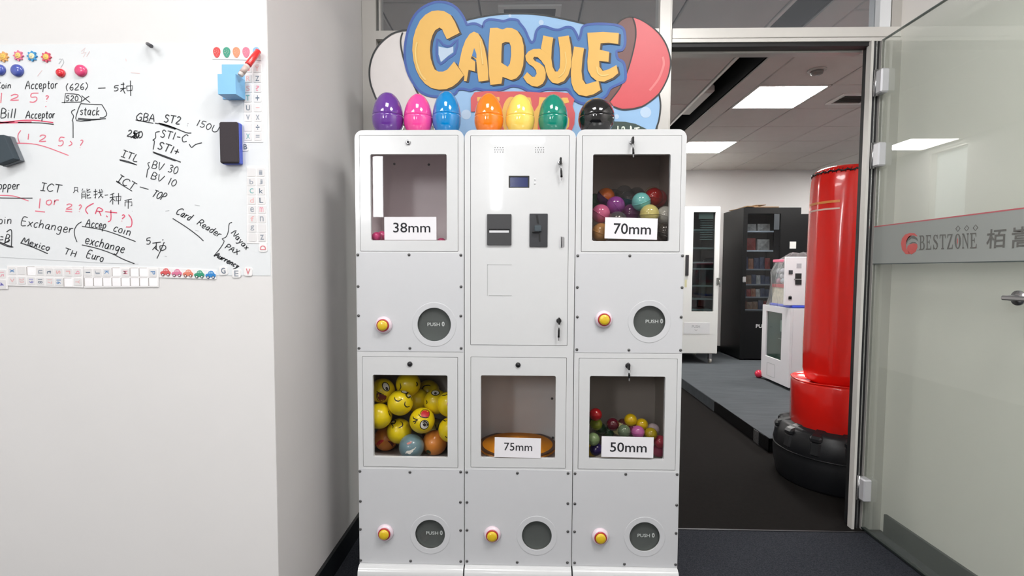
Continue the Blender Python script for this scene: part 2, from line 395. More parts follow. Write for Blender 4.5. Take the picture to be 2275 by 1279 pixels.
# --- glazed partition (frame bars, glass) and doorway
def bx(px0, px1, py, y=YP): return atY(px0, py, y).x, atY(px1, py, y).x
pz = lambda py, px=1200: atY(px, py, YP).z
XP0, XP1 = bx(1465, 1493, 60)      # post left of the doorway
XJ0, XJ1 = atY(1935,130,YP-0.02).x, atY(1941,130,YP-0.02).x
XG = atY(1953,130,YP-0.005).x            # pale strip of the right jamb
pf = struct(MB().box(XR+0.002, bx(808,835,40)[1], YP, YP+0.08, 0, 3.3), 'trim_1', M_ALU)
struct(MB().box(XP0, XP1-0.012, YP-0.012, YP+0.08, 0, 3.3), 'trim_2', M_ALUW)
struct(MB().box(XP1-0.009, XP1, YP, YP+0.08, 0, 3.3), 'post_rebate', M_ALU, bpy.data.objects['trim_2'])
zA, zB = atY(850,87,YP).z, atY(850,68,YP).z
struct(MB().box(bx(808,835,40)[1], XP0, YP, YP+0.07, zA, zB), 'trim_3', M_ALU)
struct(MB().box(bx(808,838,40)[1]+0.005, bx(808,838,40)[1]+0.014, YP+0.01, YP+0.06, zB, 3.3), 'glazing_bead', M_ALU, bpy.data.objects['trim_3'])
zT0, zT1 = atY(1700,95,YP).z, atY(1700,64,YP).z
h = struct(MB().box(XP1, XS, YP-0.012, YP+0.08, zT0, zT1), 'trim_4', M_ALUW)
struct(MB().box(XP1, XS, YP-0.016, YP-0.012, zT0+0.018, zT0+0.021), 'bead', M_ALU, h)
zH = atY(1700,118,YP+0.05).z
struct(MB().box(XP1, XJ1, YP-0.002, YP+0.05, zH+0.010, zT0), 'black_header', M_BLACK, h)
struct(MB().box(XP1, XJ0, YP+0.05, YP+0.10, zH, zH+0.02), 'header_lip', M_ALU, h)
jx = struct(MB().box(XJ0, XJ1, YP-0.02, YP+0.015, 0, zT0), 'trim_5', M_ALUW)
struct(MB().box(XJ1, XG, YP-0.005, YP+0.06, 0, zT0), 'black_gasket', M_BLACK, jx)
struct(MB().box((XJ1+XG)/2-.002, (XJ1+XG)/2+.003, YP-0.012, YP-0.005, 0, zT0), 'silver_rail', M_CHROME, jx)
struct(MB().box(XG, XS, YP-0.02, YP+0.08, 0, zT0), 'side_post', M_ALU, jx)
# right end of the transom: white sash posts
x0,x1 = bx(1952,1976,30)
struct(MB().box(x0, x1, YP-0.01, YP+0.07, zT1, 3.3), 'trim_6', mat('white_sash', (236,238,240), 0.35))
struct(MB().box(x1+0.004, XS, YP-0.012, YP+0.08, zT1, 3.3), 'trim_7', M_ALU)
G_PART = glassmat('partition_glass', (244,247,246), 0.03, 0.9)
G_TOP = glassmat('transom_glass', (246,248,249), 0.03, 1.3, haze=0.06, hazecol=(200,205,215))
struct(MB().box(bx(808,835,40)[1], XP0, YP+0.025, YP+0.033, zB, 3.3), 'window_4', G_TOP)
struct(MB().box(bx(808,835,40)[1], XP0, YP+0.025, YP+0.033, 0.05, zA), 'window_5', G_PART)
struct(MB().box(XP1, x0, YP+0.025, YP+0.033, zT1, 3.3), 'window_6', G_TOP)
struct(MB().box(XP1, 1.722, YP-0.055, YP-0.045, 0.0005, 0.003), 'trim_8', mat('threshold_strip', (58,58,62), 0.4, metal=0.5))
# --- open glass door leaf
XD = XG+0.002; YD0, YD1 = 1.30, YP-0.02
G_DOOR = glassmat('door_glass', (250,252,250), 0.004, 1.5, haze=0.09, hazecol=(214,222,214), ior=1.45)
zt = atX(1963, 88, XD).z
door = struct(MB().box(XD, XD+0.012, YD0, YD1, 0.012, zt), 'door_1', G_DOOR)
struct(MB().box(XD-0.001, XD+0.013, YD0, YD1, zt, zt+0.004), 'glass_edge', mat('glass_edge_green', (110,120,116), 0.3), door)
struct(MB().box(XD-0.004, XD+0.016, YD0, YD1, 0.006, 0.014), 'bottom_seal', mat('dark_green_seal', (28,36,34), 0.5), door)
for py in (183, 345, 1085):
    z = atY(1946, py, YP-0.04).z
    hb = MB().bbox(XJ1+0.004, XD+0.006, YP-0.075, YP-0.02, z-0.056, z+0.056, 0.006).build('hinge', mat('hinge_silver', (206,206,210), 0.35, metal=0.3), door)
    MB().lathe([(0.009,-0.062),(0.009,0.062)], (XJ1+0.008, YP-0.03, z), 12).build('hinge_pin', M_CHROME, hb)
# frosted band with lettering
zb0 = atX(1950, 586.5, XD).z; zb1 = atX(1950, 502, XD).z
G_BAND = glassmat('frosted_band_film', (190,196,194), 0.4, 0.5, haze=0.72, hazecol=(186,190,186))
struct(MB().box(XD-0.0012, XD-0.0006, YD0, YD1+0.01, zb0, zb1), 'frosted_band', G_BAND, door)
struct(MB().box(XD-0.0016, XD-0.0010, YD0, YD1, zb1-0.004, zb1+0.001), 'red_line', mat('red_film', (196,96,104), 0.5), door)
struct(MB().box(XD-0.0016, XD-0.0010, YD0, YD1, zb0-0.001, zb0+0.003), 'dark_line', mat('dark_film', (72,82,82), 0.5), door)
XL = XD-0.0020
def dpt(cx_, cy_):     # crop coordinates of the band close-up -> point on the glass
    return atX(1880+cx_/3.552, 380+cy_/3.552, XL)
def dpoly(mb, pts, k=0):
    P = [dpt(*p) for p in pts]; f = tessellate_polygon([[Vector((p.y,p.z,0)) for p in P]])
    return mb.add(P, f)
M_LOGO_R = mat('logo_red', (205,92,88), 0.5); M_LOGO_K = mat('logo_grey', (104,104,100), 0.5)
mbr = MB(); dpoly(mbr, [(500,488),(540,490),(565,515),(520,505),(490,530),(470,570),(475,610),(505,655),(470,655),(440,620),(432,570),(440,530),(465,500)])
dpoly(mbr, [(500,578),(530,568),(560,575),(563,600),(548,635),(515,658),(490,640),(480,610),(485,590)])
mbr.build('logo_swirl', M_LOGO_R, door)
mbk = MB(); dpoly(mbk, [(500,510),(535,510),(560,530),(568,552),(545,535),(515,530),(490,548),(475,580),(473,555),(483,530)])
dpoly(mbk, [(490,575),(520,560),(545,560),(560,572),(530,566),(505,573)])
mbk.build('logo_shadow', M_LOGO_K, door)
# condensed serif capitals drawn as polygons in a 10 x 10 cell
SER = {
 'B': [[(0,0),(0,.7),(1.2,1),(1.2,9),(0,9.3),(0,10),(6,10),(8.2,9),(8.6,7.5),(8,6),(6.5,5.3),(8.6,4.5),(9.4,2.8),(8.8,1),(6.5,0)],[(3.2,9.2),(3.2,5.7),(5,5.7),(6,6.3),(6.2,7.6),(5.8,8.8),(5,9.2)],[(3.2,4.9),(3.2,.8),(5.4,.8),(6.7,1.5),(7,2.8),(6.6,4.2),(5.2,4.9)]],
 'E': [[(0,0),(0,.7),(1.2,1),(1.2,9),(0,9.3),(0,10),(8.5,10),(8.5,7.4),(7.8,7.4),(7,9.2),(3.2,9.2),(3.2,5.6),(5.2,5.6),(5.8,6.8),(6.4,6.8),(6.4,3.6),(5.8,3.6),(5.2,4.8),(3.2,4.8),(3.2,.8),(7.2,.8),(8.3,2.8),(9,2.8),(8.8,0)]],
 'S': [[(1,0),(1,3.4),(1.7,3.4),(2.6,1.4),(4.4,.6),(6.2,1.2),(6.6,2.4),(5.8,3.6),(2.6,5.2),(1.1,6.6),(1.1,8.3),(2.4,9.7),(4.6,10.1),(6.6,9.6),(7.6,10),(8.1,10),(8.1,7.2),(7.4,7.2),(6.4,8.9),(4.7,9.5),(3.3,8.9),(2.9,7.9),(3.6,6.9),(6.6,5.4),(8.4,3.9),(8.5,2),(7.2,.4),(4.8,-.1),(2.6,.4),(1.7,0)]],
 'T': [[(2.6,0),(2.6,.7),(3.8,1),(3.8,9.2),(1.6,9.2),(.7,7.2),(0,7.2),(.2,10),(9.4,10),(9.6,7.2),(8.9,7.2),(8,9.2),(5.8,9.2),(5.8,1),(7,.7),(7,0)]],
 'Z': [[(0.4,0),(0.4,.5),(6.2,9.2),(2.4,9.2),(1.3,7.4),(.7,7.4),(.9,10),(8.7,10),(8.7,9.5),(2.9,.8),(7.2,.8),(8.4,3),(9,3),(8.7,0)]],
 'O': [[(5+4.6*math.cos(a*math.pi/10), 5+5.1*math.sin(a*math.pi/10)) for a in range(20)],[(5+2.0*math.cos(a*math.pi/10), 5+4.3*math.sin(a*math.pi/10)) for a in range(20)]],
 'N': [[(0,0),(0,.7),(1,1),(1,9),(0,9.3),(0,10),(2.8,10),(7.6,3),(7.6,9),(6.5,9.3),(6.5,10),(9.6,10),(9.6,9.3),(8.5,9),(8.5,-.2),(7.9,-.2),(1.9,8.6),(1.9,1),(3,.7),(3,0)]],
}
mbt = MB(); p00 = dpt(575,622); p10 = dpt(1040,607); p01 = dpt(575,508); p11 = dpt(1040,486)
for i, ch in enumerate('BESTZONE'):
    def Q(x, z):
        u = (i*1.0 + 0.04 + x/10*0.9)/8; v = z/10
        a = p00.lerp(p10, u); b = p01.lerp(p11, u); return a.lerp(b, v)
    loops = [[Q(*p) for p in l] for l in SER[ch]]
    f = tessellate_polygon([[Vector((p.y,p.z,0)) for p in l] for l in loops]); mbt.add([p for l in loops for p in l], f)
mbt.build('shop_lettering', M_LOGO_K, door)
a = p00.lerp(p10, 5.47/8).lerp(p01.lerp(p11, 5.47/8), 0.5); e = 0.0018
mo = MB(); mo.add([(XL-.0003, a.y+dy*e, a.z+dz*0.011) for dy,dz in ((0,-1.2),(1,-.6),(1,.6),(0,1.2),(-1,.6),(-1,-.6))], [(0,1,2,3,4,5)]); mo.build('letter_fill', M_LOGO_R, door)
mk = MB()
for (u,v) in ((881,453),(950,450),(1020,446)):
    c = dpt(u,v); s0, s1 = 0.0125, 0.0095
    o = [(c.y+s0*math.cos(k*math.pi/2)*.95, c.z+s0*math.sin(k*math.pi/2)) for k in range(4)]; n_ = [(c.y+s1*math.cos(k*math.pi/2)*.85, c.z+s1*math.sin(k*math.pi/2)) for k in range(4)]
    mk.add([(XL,*p) for p in o+n_], [(k,(k+1)%4,4+(k+1)%4,4+k) for k in range(4)])
mk.build('diamond_mark', M_LOGO_K, door)
mc = MB(); q0 = dpt(1103,612); q1 = dpt(1265,448)
hgt = q1.z-q0.z; wid = q1.y-q0.y
put_text(mc, '栢', q0, (0,wid,0), (0,0,1), abs(wid), hgt*1.0, 0.012)
q0 = dpt(1300,608); 
put_text(mc, '嵩', q0, (0,-1,0), (0,0,1), abs(wid)*0.98, hgt*1.04, 0.012)
mc.build('shop_characters', M_LOGO_K, door)
# lever handle
hp = atX(2232, 661, XD-0.03)
hd = MB(); hd.tube([(XD, hp.y-0.02, hp.z),(XD-0.035, hp.y-0.02, hp.z)], 0.010, 12)
hd.bbox(XD-0.046, XD-0.030, hp.y-0.17, hp.y, hp.z-0.008, hp.z+0.008, 0.004)
hd.build('door_handle', M_CHROME, door)
MB().lathe([(0.026,0),(0.026,-0.006),(0.0,-0.006)], (XD, hp.y-0.02, hp.z), 24, axis='X').build('handle_rose', M_CHROME, door)
# ================================================================ the three white cabinets
M_WHITE = mat('white_powder_coat', (207,208,209), 0.22, noise=0.004, scale=30.0, coat=0.35, bump=0.015, bscale=9)
M_PANEL = mat('white_panel', (200,201,204), 0.38, noise=0.004, scale=30.0, coat=0.1, bump=0.02, bscale=400)
M_INNER = mat('compartment_grey', (222,222,222), 0.5)
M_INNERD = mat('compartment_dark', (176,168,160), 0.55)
M_SCREW = mat('zinc_screw', (96,96,96), 0.35, metal=0.6)
M_LOCKK = mat('dark_lock_core', (52,52,54), 0.4, metal=0.5)
M_KEY = mat('black_key_plastic', (24,24,25), 0.35)
M_PINK = mat('pink_white_plastic', (222,205,214), 0.3, coat=0.3)
M_RED = mat('red_ring_plastic', (172,38,52), 0.3, coat=0.4)
M_YEL = mat('yellow_button_plastic', (218,184,40), 0.25, coat=0.5)
G_WIN = glassmat('cabinet_window', (246,246,246), 0.02, 1.0)
G_WIN_D = glassmat('tinted_cabinet_window', (238,236,234), 0.02, 1.0)
G_FLAP = glassmat('smoky_flap', (196,202,200), 0.08, 1.0, haze=0.36, hazecol=(124,128,126))
M_PRINT = mat('pale_print', (176,180,178), 0.6)
M_CARD = mat('white_card', (228,226,230), 0.7)
M_INK = mat('black_ink', (18,18,26), 0.7)
YF = 1.87; YK = 2.43
pX = lambda px, py=560: atY(px, py, YF).x
pZ = lambda px, py: atY(px, py, YF).z
def xz(px, py, y=YF): p = atY(px, py, y); return (p.x, p.z)
screw_me = MB().lathe([(0.0054,0),(0.0054,-0.0014),(0.0034,-0.003),(0.0,-0.0032)], (0,0,0), 10, axis='Y')
_t = screw_me.build('screw', M_SCREW, None, origin=(0,0,0)); SCREW = _t.data; bpy.data.objects.remove(_t)
def place(name, me, loc, parent, label=None):
    o = bpy.data.objects.new(name, me); COL.objects.link(o); o.parent = parent; o.location = Vector(loc)-ORG[parent.name]; ORG[o.name] = Vector(loc)
    if label: o['label'] = label
    return o
def rect_px(l, r, t, b, inset=0.0):
    """average rectangle of four measured edges"""
    x0 = (xz(l, t)[0]+xz(l, b)[0])/2; x1 = (xz(r, t)[0]+xz(r, b)[0])/2; z1 = (xz(l, t)[1]+xz(r, t)[1])/2; z0 = (xz(l, b)[1]+xz(r, b)[1])/2
    return x0+inset, x1-inset, z0+inset, z1-inset
def lock(parent, px, py, key=None, dark=False):
    x, z = xz(px, py); y = YF-0.001
    L = MB().lathe([(0.0095,0.002),(0.0095,-0.004),(0.008,-0.0055),(0.0045,-0.0055)], (x,y,z), 20, axis='Y').build('lock', M_LOCKK if dark else M_CHROME, parent)
    MB().lathe([(0.0046,-0.0054),(0.0046,-0.0064),(0.0,-0.0064)], (x,y,z), 14, axis='Y').box(x-.0035,x+.0035,y-.0068,y-.0063,z-.0008,z+.0008).build('lock_core', M_LOCKK, parent)
    if key is not None:
        dx, dz, ln = key
        k = MB(); k.bbox(x-0.0035, x+0.0035, y-0.030, y-0.006, z-0.012, z+0.013, 0.002); k.build('key', M_KEY, parent)
        rc = Vector((x+dx*0.35, y-0.022, z-0.018)); rr = 0.0085
        MB().tube([(rc.x+rr*math.cos(a)*0.55, rc.y+rr*math.cos(a)*0.5, rc.z+rr*math.sin(a)) for a in [i*math.pi/8 for i in range(16)]], 0.0008, 6, closed=True).build('key_ring', M_CHROME, parent)
        k2 = MB(); z1 = z-0.026
        k2.tube([(x+dx*.4, y-0.020, z1+.002),(x+dx*.7, y-0.018, z1-ln*.25),(x+dx*.9, y-0.017, z1-ln*.7),(x+dx, y-0.016, z1-ln)], [0.0022,0.0040,0.0038,0.0044], 8)
        k2.build('hanging_key', M_KEY, parent)
        MB().box(x+dx-.0022, x+dx+.0022, y-.0175, y-.0155, z1-ln-.012, z1-ln).build('key_blade', M_CHROME, parent)
def button(parent, px, py, ypx=0, yz=0):
    x, z = xz(px, py); y = YF-0.0015
    MB().lathe([(0.0325,0.0005),(0.0325,-0.004),(0.030,-0.009),(0.026,-0.013),(0.0235,-0.0135),(0.0,-0.0135)], (x,y,z), 36, axis='Y').build('button_housing', M_PINK, parent)
    MB().lathe([(0.0236,-0.012),(0.0236,-0.016),(0.0215,-0.018),(0.0195,-0.0175),(0.0195,-0.013)], (x,y,z), 32, axis='Y', cap=False).build('button_ring', M_RED, parent)
    MB().lathe([(0.0192,-0.013),(0.0192,-0.021),(0.017,-0.0245),(0.010,-0.0265),(0.0,-0.027)], (x,y,z), 32, axis='Y').build('push_button', M_YEL, parent)
def cabinet(name, label, xc0, xc1, topz, secs, basez, screws, extra=None):
    """secs: list of dicts describing doors and panels"""
    t = thing(name, label, 'vending machine', ((xc0+xc1)/2, (YF+YK)/2, 0.0))
    out = rrect(xc0, xc1, basez, topz, 0.030, 8, (0,0,1,1))
    # openings in the front frame
    holes = [];
    for d in secs:
        x0,x1,z0,z1 = d['door']; g = 0.0015
        holes.append(rrect(x0-g, x1+g, z0-g, z1+g, 0.002, 2))
    # a dispensing panel covers a plain zone of the frame; cut a square behind its round hole
    for d in secs:
        if 'hole' in d:
            cx_, cz_, r = d['hole']; holes.append(circle(cx_, cz_, r+0.006, 32))
    body = MB().prism(out, holes, YF, YF+0.014)
    body.prism(out, (), YF+0.014, YK, cap0=False)
    body.build('body', M_WHITE, t, bevel=0)
    # raised rim running round the rounded top
    for d in secs:
        x0,x1,z0,z1 = d['door']
        wn = d.get('window')
        hl = [rrect(*wn, 0.006, 4)] if wn else []
        hl2 = d.get('cutouts', [])
        dr = MB().prism(rrect(x0,x1,z0,z1,0.0015,2), hl+hl2, YF-0.0015, YF+0.014).build('door', M_WHITE, t, bevel=0.0008)
        if wn:
            a,b,c,e = wn
            MB().box(a-.01,b+.01,YF+0.0145,YF+0.0175,c-.01,e+.01).build('window_pane', d.get('glass', G_WIN), dr)
            dep = d.get('depth', 0.30); q = 0.004
            cm = MB(); X0,X1,Z0,Z1 = xc0+0.010,xc1-0.010,z0+q-0.004,z1-q+0.004; Y0,Y1 = YF+0.018, YF+dep
            vs = [(X0,Y0,Z0),(X1,Y0,Z0),(X1,Y0,Z1),(X0,Y0,Z1),(X0,Y1,Z0),(X1,Y1,Z0),(X1,Y1,Z1),(X0,Y1,Z1)]
            cm.add(vs, [(4,5,6,7),(0,1,5,4),(2,3,7,6),(0,3,7,4),(1,2,6,5)])
            cm.build('compartment', d.get('inner', M_INNER), t)
            for (u,v) in d.get('inner_screws', []):
                p = atY(u, v, Y1-0.002); place('inner_screw', SCREW, (p.x, Y1-0.001, p.z), t)
        if 'lock' in d: lock(dr, *d['lock'])
        if 'panel' in d:
            px0,px1,pz0,pz1 = d['panel']; hx,hz,r = d['hole']
            pn = MB().prism([(px0,pz0),(px1,pz0),(px1,pz1),(px0,pz1)], [circle(hx,hz,r,48)], YF-0.0016, YF-0.0001).build('dispensing_panel', M_PANEL, t, bevel=0.0005)
            MB().lathe([(r+0.0005,0.004),(r+0.0005,-0.0006),(r+0.018,-0.0012),(r+0.0200,-0.0010),(r+0.0206,-0.0001)], (hx,YF-0.0016,hz), 64, axis='Y', cap=False, smooth=False).build('flap_collar', M_PANEL, pn)
            fl = MB().lathe([(r+0.002,0),(r+0.002,0.002),(0.0,0.002)], (hx,YF+0.010,hz), 48, axis='Y').build('push_flap', G_FLAP, t)
            if d.get('push', True):
                tx = MB(); ox = d.get('pushx', 0.0); w = 0.030
                txt_xz(tx, 'PUSH', hx-0.0235+ox, hx+0.0235+ox, hz-0.0070, hz+0.0060, YF+0.0092, d.get('pushr', 0), 0.02)
                tx.build('push_lettering', M_PRINT, fl)
                ax = hx+0.036+ox; ar = MB()
                ar.prism(circle(ax, hz+0.001, 0.0055, 12, 0.0090), [circle(ax, hz+0.0005, 0.0020, 8, 0.0042)], YF+0.0088, YF+0.0094)
                ar.build('push_symbol', M_PRINT, fl)
            ch = MB(); c0, c1 = hx-r-.012, hx+r+.012; e0, e1 = hz-r-.012, hz+r+.012
            vs = [(c0,YF+.015,e0),(c1,YF+.015,e0),(c1,YF+.015,e1),(c0,YF+.015,e1),(c0,YF+.13,e0+.075),(c1,YF+.13,e0+.075),(c1,YF+.13,e1),(c0,YF+.13,e1)]
            ch.add(vs, [(4,5,6,7),(0,1,5,4),(2,3,7,6),(0,3,7,4),(1,2,6,5)]); ch.build('chute', d.get('chute', M_INNER), t)
            button(pn, *d['button'])
    for (u,v) in screws:
        x, z = xz(u, v); place('screw', SCREW, (x, YF-0.0016, z), t)
    # flared glossy plinth
    y = YF
    prof = [(YK-0.01,0.015),(YK-0.01,basez),(y-0.0005,basez),(y-0.012,basez-0.002),(y-0.022,basez-0.008),(y-0.028,basez-0.018),(y-0.031,basez-0.032),(y-0.034,basez-0.06),(y-0.036,0.015)]
    b = MB(); n = len(prof); fl = [-.0006]*9
    vs = [(xc0-f+0.0008, p[0], p[1]) for p,f in zip(prof,fl)] + [(xc1+f-0.0008, p[0], p[1]) for p,f in zip(prof,fl)]
    fs = [(i,(i+1)%n,n+(i+1)%n,n+i) for i in range(n)]
    b.add(vs, fs, False); b.sm = [2 <= i < 8 for i in range(n)]; b.add(vs, [tuple(range(n)), tuple(range(n,2*n))])
    b.build('plinth', M_WHITE, t)
    for sx in (xc0+0.04, xc1-0.04):
        for sy in (YF+0.05, YK-0.06): MB().lathe([(0.018,0.0),(0.018,0.008),(0.010,0.010),(0.010,0.018)], (sx,sy,0), 16).build('foot', M_BLACK, t)
    return t
gx = 0.0012
XA0, XAB, XBC, XC1 = pX(790), pX(1031.5), pX(1277.5), pX(1521)
ztop = pZ(1150, 288)
# --- left cabinet
def hole(px, py, rpx): x, z = xz(px, py); return (x, z, rpx/FPX*YF*1.0)
c1_up = dict(door=rect_px(800,1017,301,557.5), window=rect_px(823.4,992.5,342.5,533.8), lock=(907.3,316.4), inner=mat('compartment_mauve', (234,222,224), 0.4, coat=0.3),
    panel=(XA0+.003, XAB-.004, pZ(910,780.5), pZ(910,561)), hole=hole(964.8,720.5,37.5), button=(853,721.5), pushx=-0.004, depth=0.30, inner_screws=[(876,364),(952.5,365.5)])
c1_lo = dict(door=rect_px(806.6,1016.6,793,1036.5), window=rect_px(829.2,994.5,832.8,1015.4), lock=(910.9,808,None,True), inner=M_INNERD,
    panel=(XA0+.003, XAB-.004, pZ(910,1251), pZ(910,1041)), hole=hole(955.7,1186,34), button=(856.2,1181.4), pushx=0.0055, depth=0.32, chute=M_INNERD)
s1 = [(795.5,566),(909,566),(1024,566.5),(796,636),(1024.5,636.5),(797,700.7),(1024,701.5),(798,773),(911,773),(1024.7,773),
      (800,1046),(911,1048),(1023.5,1047.5),(801,1112.5),(1023,1114.5),(801,1174.7),(1023.5,1177),(801.7,1243.5),(912.6,1245),(1023.7,1246)]
cab1 = cabinet('vending_cabinet', 'left white capsule vending cabinet with yellow faced balls behind its lower window', XA0+gx, XAB-gx, ztop, [c1_up, c1_lo], pZ(910,1252), s1)
# --- middle cabinet with the payment door
up = rect_px(1046,1262,301.5,766)
lcd = rect_px(1130.2,1176,390.5,417.3); bill = rect_px(1082.4,1136.3,476,544.4); coin = rect_px(1176.4,1216.5,474.7,548.4)
def rr(r, k=0.001): return rrect(*r, k, 2)
c2_up = dict(door=up, cutouts=[rr(lcd)])
c2_lo = dict(door=rect_px(1046.4,1257,794,1038), window=rect_px(1068.4,1234,834,1017.7), lock=(1151,810,None,True), inner=M_INNER,
    panel=(XAB+.003, XBC-.004, pZ(1150,1254.5), pZ(1150,1043)), hole=hole(1192.6,1189,33.8), button=(1094,1185.5), push=False, depth=0.30, chute=M_INNERD,
    inner_screws=[(1226.5,885),(1228.5,972)])
s2 = [(1037,1048),(1149.5,1050),(1262,1050.5),(1037.6,1114.7),(1261.5,1117.5),(1037.6,1176.6),(1261.5,1179.7),(1037.6,1245.5),(1149,1248),(1260.5,1248.5)]
cab2 = cabinet('vending_cabinet', 'middle white vending cabinet with blue display, bill slot and coin slot', XAB+gx, XBC-gx, ztop, [c2_up, c2_lo], pZ(1150,1255.5), s2)
ctl = [o for o in cab2.children if o.name.startswith('door')][0]
MB().box(lcd[0],lcd[1],YF+0.003,YF+0.006,lcd[2],lcd[3]).build('display_screen', mat('blue_display', (22,34,84), 0.15, emit=0.35), ctl)
MB().prism(rrect(*lcd,.001,2), [rrect(lcd[0]+.005,lcd[1]-.005,lcd[2]+.004,lcd[3]-.004,.0006,1)], YF+0.0005, YF+0.003).build('display_bezel', M_KEY, ctl)
bz = MB(); zs = (pZ(1109,509), pZ(1109,517.5)); bz.prism(rrect(*bill,.002,2), [rrect(bill[0]+.006,bill[1]-.006,zs[1],zs[0],.0005,1)], YF-0.009, YF-0.0016)
M_BEZ = mat('charcoal_plastic', (56,56,58), 0.45, bump=0.1, bscale=600)
bz.build('bill_acceptor', M_BEZ, ctl, bevel=0.0008)
MB().box(bill[0]+.006,bill[1]-.006,YF-0.003,YF-0.0014,zs[1],zs[0]).build('slot_recess', M_KEY, ctl)
MB().box(bill[0]+.008,bill[1]-.009,YF-0.0075,YF-0.003,zs[1]+.001,zs[0]-.005).build('slot_lip', mat('slot_lip_grey', (205,205,208), 0.4, emit=0.15), ctl)
cz = MB().prism(rrect(*coin,.002,2), [], YF-0.006, YF-0.0016); cz.build('coin_acceptor', mat('dark_steel', (62,63,66), 0.35, metal=0.4), ctl, bevel=0.0008)
cxm = (coin[0]+coin[1])/2
def cc(u, v): return xz(1020+u/4.264, 270+v/4.264, YF-0.006)
MB().prism([cc(725,885),cc(745,885),cc(757,965),cc(740,965)], [], YF-0.0072, YF-0.0059).build('coin_slot', M_KEY, ctl)
MB().prism([cc(752,1060),cc(768,1060),cc(772,1138),cc(757,1138)], [], YF-0.0072, YF-0.0059).build('coin_slot', M_KEY, ctl)
a, b = cc(712,1045), cc(780,985); MB().bbox(a[0],b[0],YF-0.017,YF-0.006,a[1],b[1],.003).build('coin_knob', mat('knob_blue_grey', (62,72,78), 0.35), ctl)
a, b = cc(692,1052), cc(760,1042); MB().bbox(a[0],b[0],YF-0.020,YF-0.006,a[1],b[1],.001).build('coin_lever', M_KEY, ctl)
hm = MB().lathe([(0.0016,-0.0004),(0.0,-0.0004)], (0,0,0), 8, axis='Y').build('speaker_hole', M_KEY, None, origin=(0,0,0)); HOLE = hm.data; bpy.data.objects.remove(hm)
for (u,v) in ((1108.6,333),(1198.7,333)):
    for r_, cnt, off in ((0,4,0),(1,5,0),(2,4,0)):
        for i in range(cnt):
            x, z = xz(u+(i-(cnt-1)/2)*4.6*(1 if cnt==5 else 1.25), v+(r_-1)*5.0); place('speaker_hole', HOLE, (x, YF-0.0017, z), ctl)
for v in (398.5, 407.7):
    x, z = xz(1188.4, v); MB().lathe([(0.0034,0.001),(0.0034,-0.0012),(0.002,-0.003),(0,-0.0034)], (x,YF-0.0015,z), 14, axis='Y').build('indicator_led', mat('led_white', (238,240,240), 0.2), ctl)
lock(ctl, 1244.7, 361, (0.004, 0, 0.030)); lock(ctl, 1241.5, 712, (-0.001, 0, 0.034), True)
x0, z0 = xz(1246,549.5); x1, z1 = xz(1254,526)
MB().tube([(x0+.001,YF-.001,z1),(x0+.001,YF-.012,z1-.004),(x0+.001,YF-.012,z0+.004),(x0+.001,YF-.001,z0)], 0.0014, 8).build('latch_handle', M_LOCKK, ctl)
MB().prism(rrect(x0,x1,z0,z1,.005,4,(0,1,1,0)), [], YF-0.0022, YF-0.0015).build('latch_plate', M_CHROME, ctl)
g0, g1 = xz(1082.5,656.5), xz(1137,587.5)
gm = mat('pressed_groove', (170,172,172), 0.4)
gr = MB().box(g0[0], g0[0]+.0022, YF-0.0019, YF-0.0014, g0[1], g1[1]).box(g0[0], g1[0], YF-0.0019, YF-0.0014, g1[1]-.002, g1[1]).box(g0[0]+.006, g1[0], YF-0.0024, YF-0.0014, g0[1], g0[1]+.0018)
gr.build('pressed_rectangle', gm, ctl)
# --- right cabinet
c3_up = dict(door=rect_px(1293,1511.5,301.5,558.7), window=rect_px(1316.5,1488,342.7,535.5), lock=(1403,315.7,(0.004,0,0.020)), inner=mat('compartment_umber', (196,184,178), 0.5), glass=G_WIN_D,
    panel=(XBC+.003, XC1-.003, pZ(1400,783.5), pZ(1400,562.5)), hole=hole(1442.4,714,35), button=(1341,709), pushx=0.012, depth=0.33, chute=M_INNERD)
c3_lo = dict(door=rect_px(1285.7,1502,796.5,1042), window=rect_px(1309.3,1476.5,835.5,1020), lock=(1394.5,811.7,(0.003,0,0.016),True), inner=mat('compartment_taupe', (196,192,188), 0.5), glass=G_WIN_D,
    panel=(XBC+.003, XC1-.003, pZ(1395,1257.5), pZ(1395,1046.5)), hole=hole(1432,1191.6,34), button=(1333,1190), pushx=-0.001, depth=0.33, chute=M_INNERD)
s3 = [(1283.6,568),(1399,568),(1516,568),(1282.6,638),(1515,638.5),(1282.5,703.7),(1513,704),(1281.5,776),(1397,777),(1511.6,777.5),
      (1277.5,1051),(1390,1052.5),(1504,1053),(1277,1118),(1503,1121),(1276.5,1180),(1501.6,1183.6),(1276.5,1249),(1387,1252),(1500.5,1253)]
cab3 = cabinet('vending_cabinet', 'right white capsule vending cabinet with colourful capsules and a 70mm card', XBC+gx, XC1-gx, ztop, [c3_up, c3_lo], pZ(1395,1258.5), s3)
MB().bbox(0,0,0,0,0,0) if False else None
# joints between the cabinets and vents on the visible front are real gaps of the separate bodies
# --- hopper plate of the middle cabinet, red strip
hc = ((c2_lo['window'][0]+c2_lo['window'][1])/2)
MB().lathe([(0.0,0.030),(0.05,0.020),(0.152,0.0),(0.158,-0.004),(0.158,-0.012)], (hc-0.004, YF+0.172, c2_lo['window'][2]-0.004), 64).build('hopper_plate', mat('amber_plastic', (240,150,14), 0.75), cab2)
MB().lathe([(0.1585,-0.003),(0.1605,-0.001),(0.1605,0.0015),(0.1575,0.0015)], (hc-0.004, YF+0.172, c2_lo['window'][2]-0.004), 64).build('hopper_rim', mat('dark_rim', (92,58,30), 0.4), cab2)
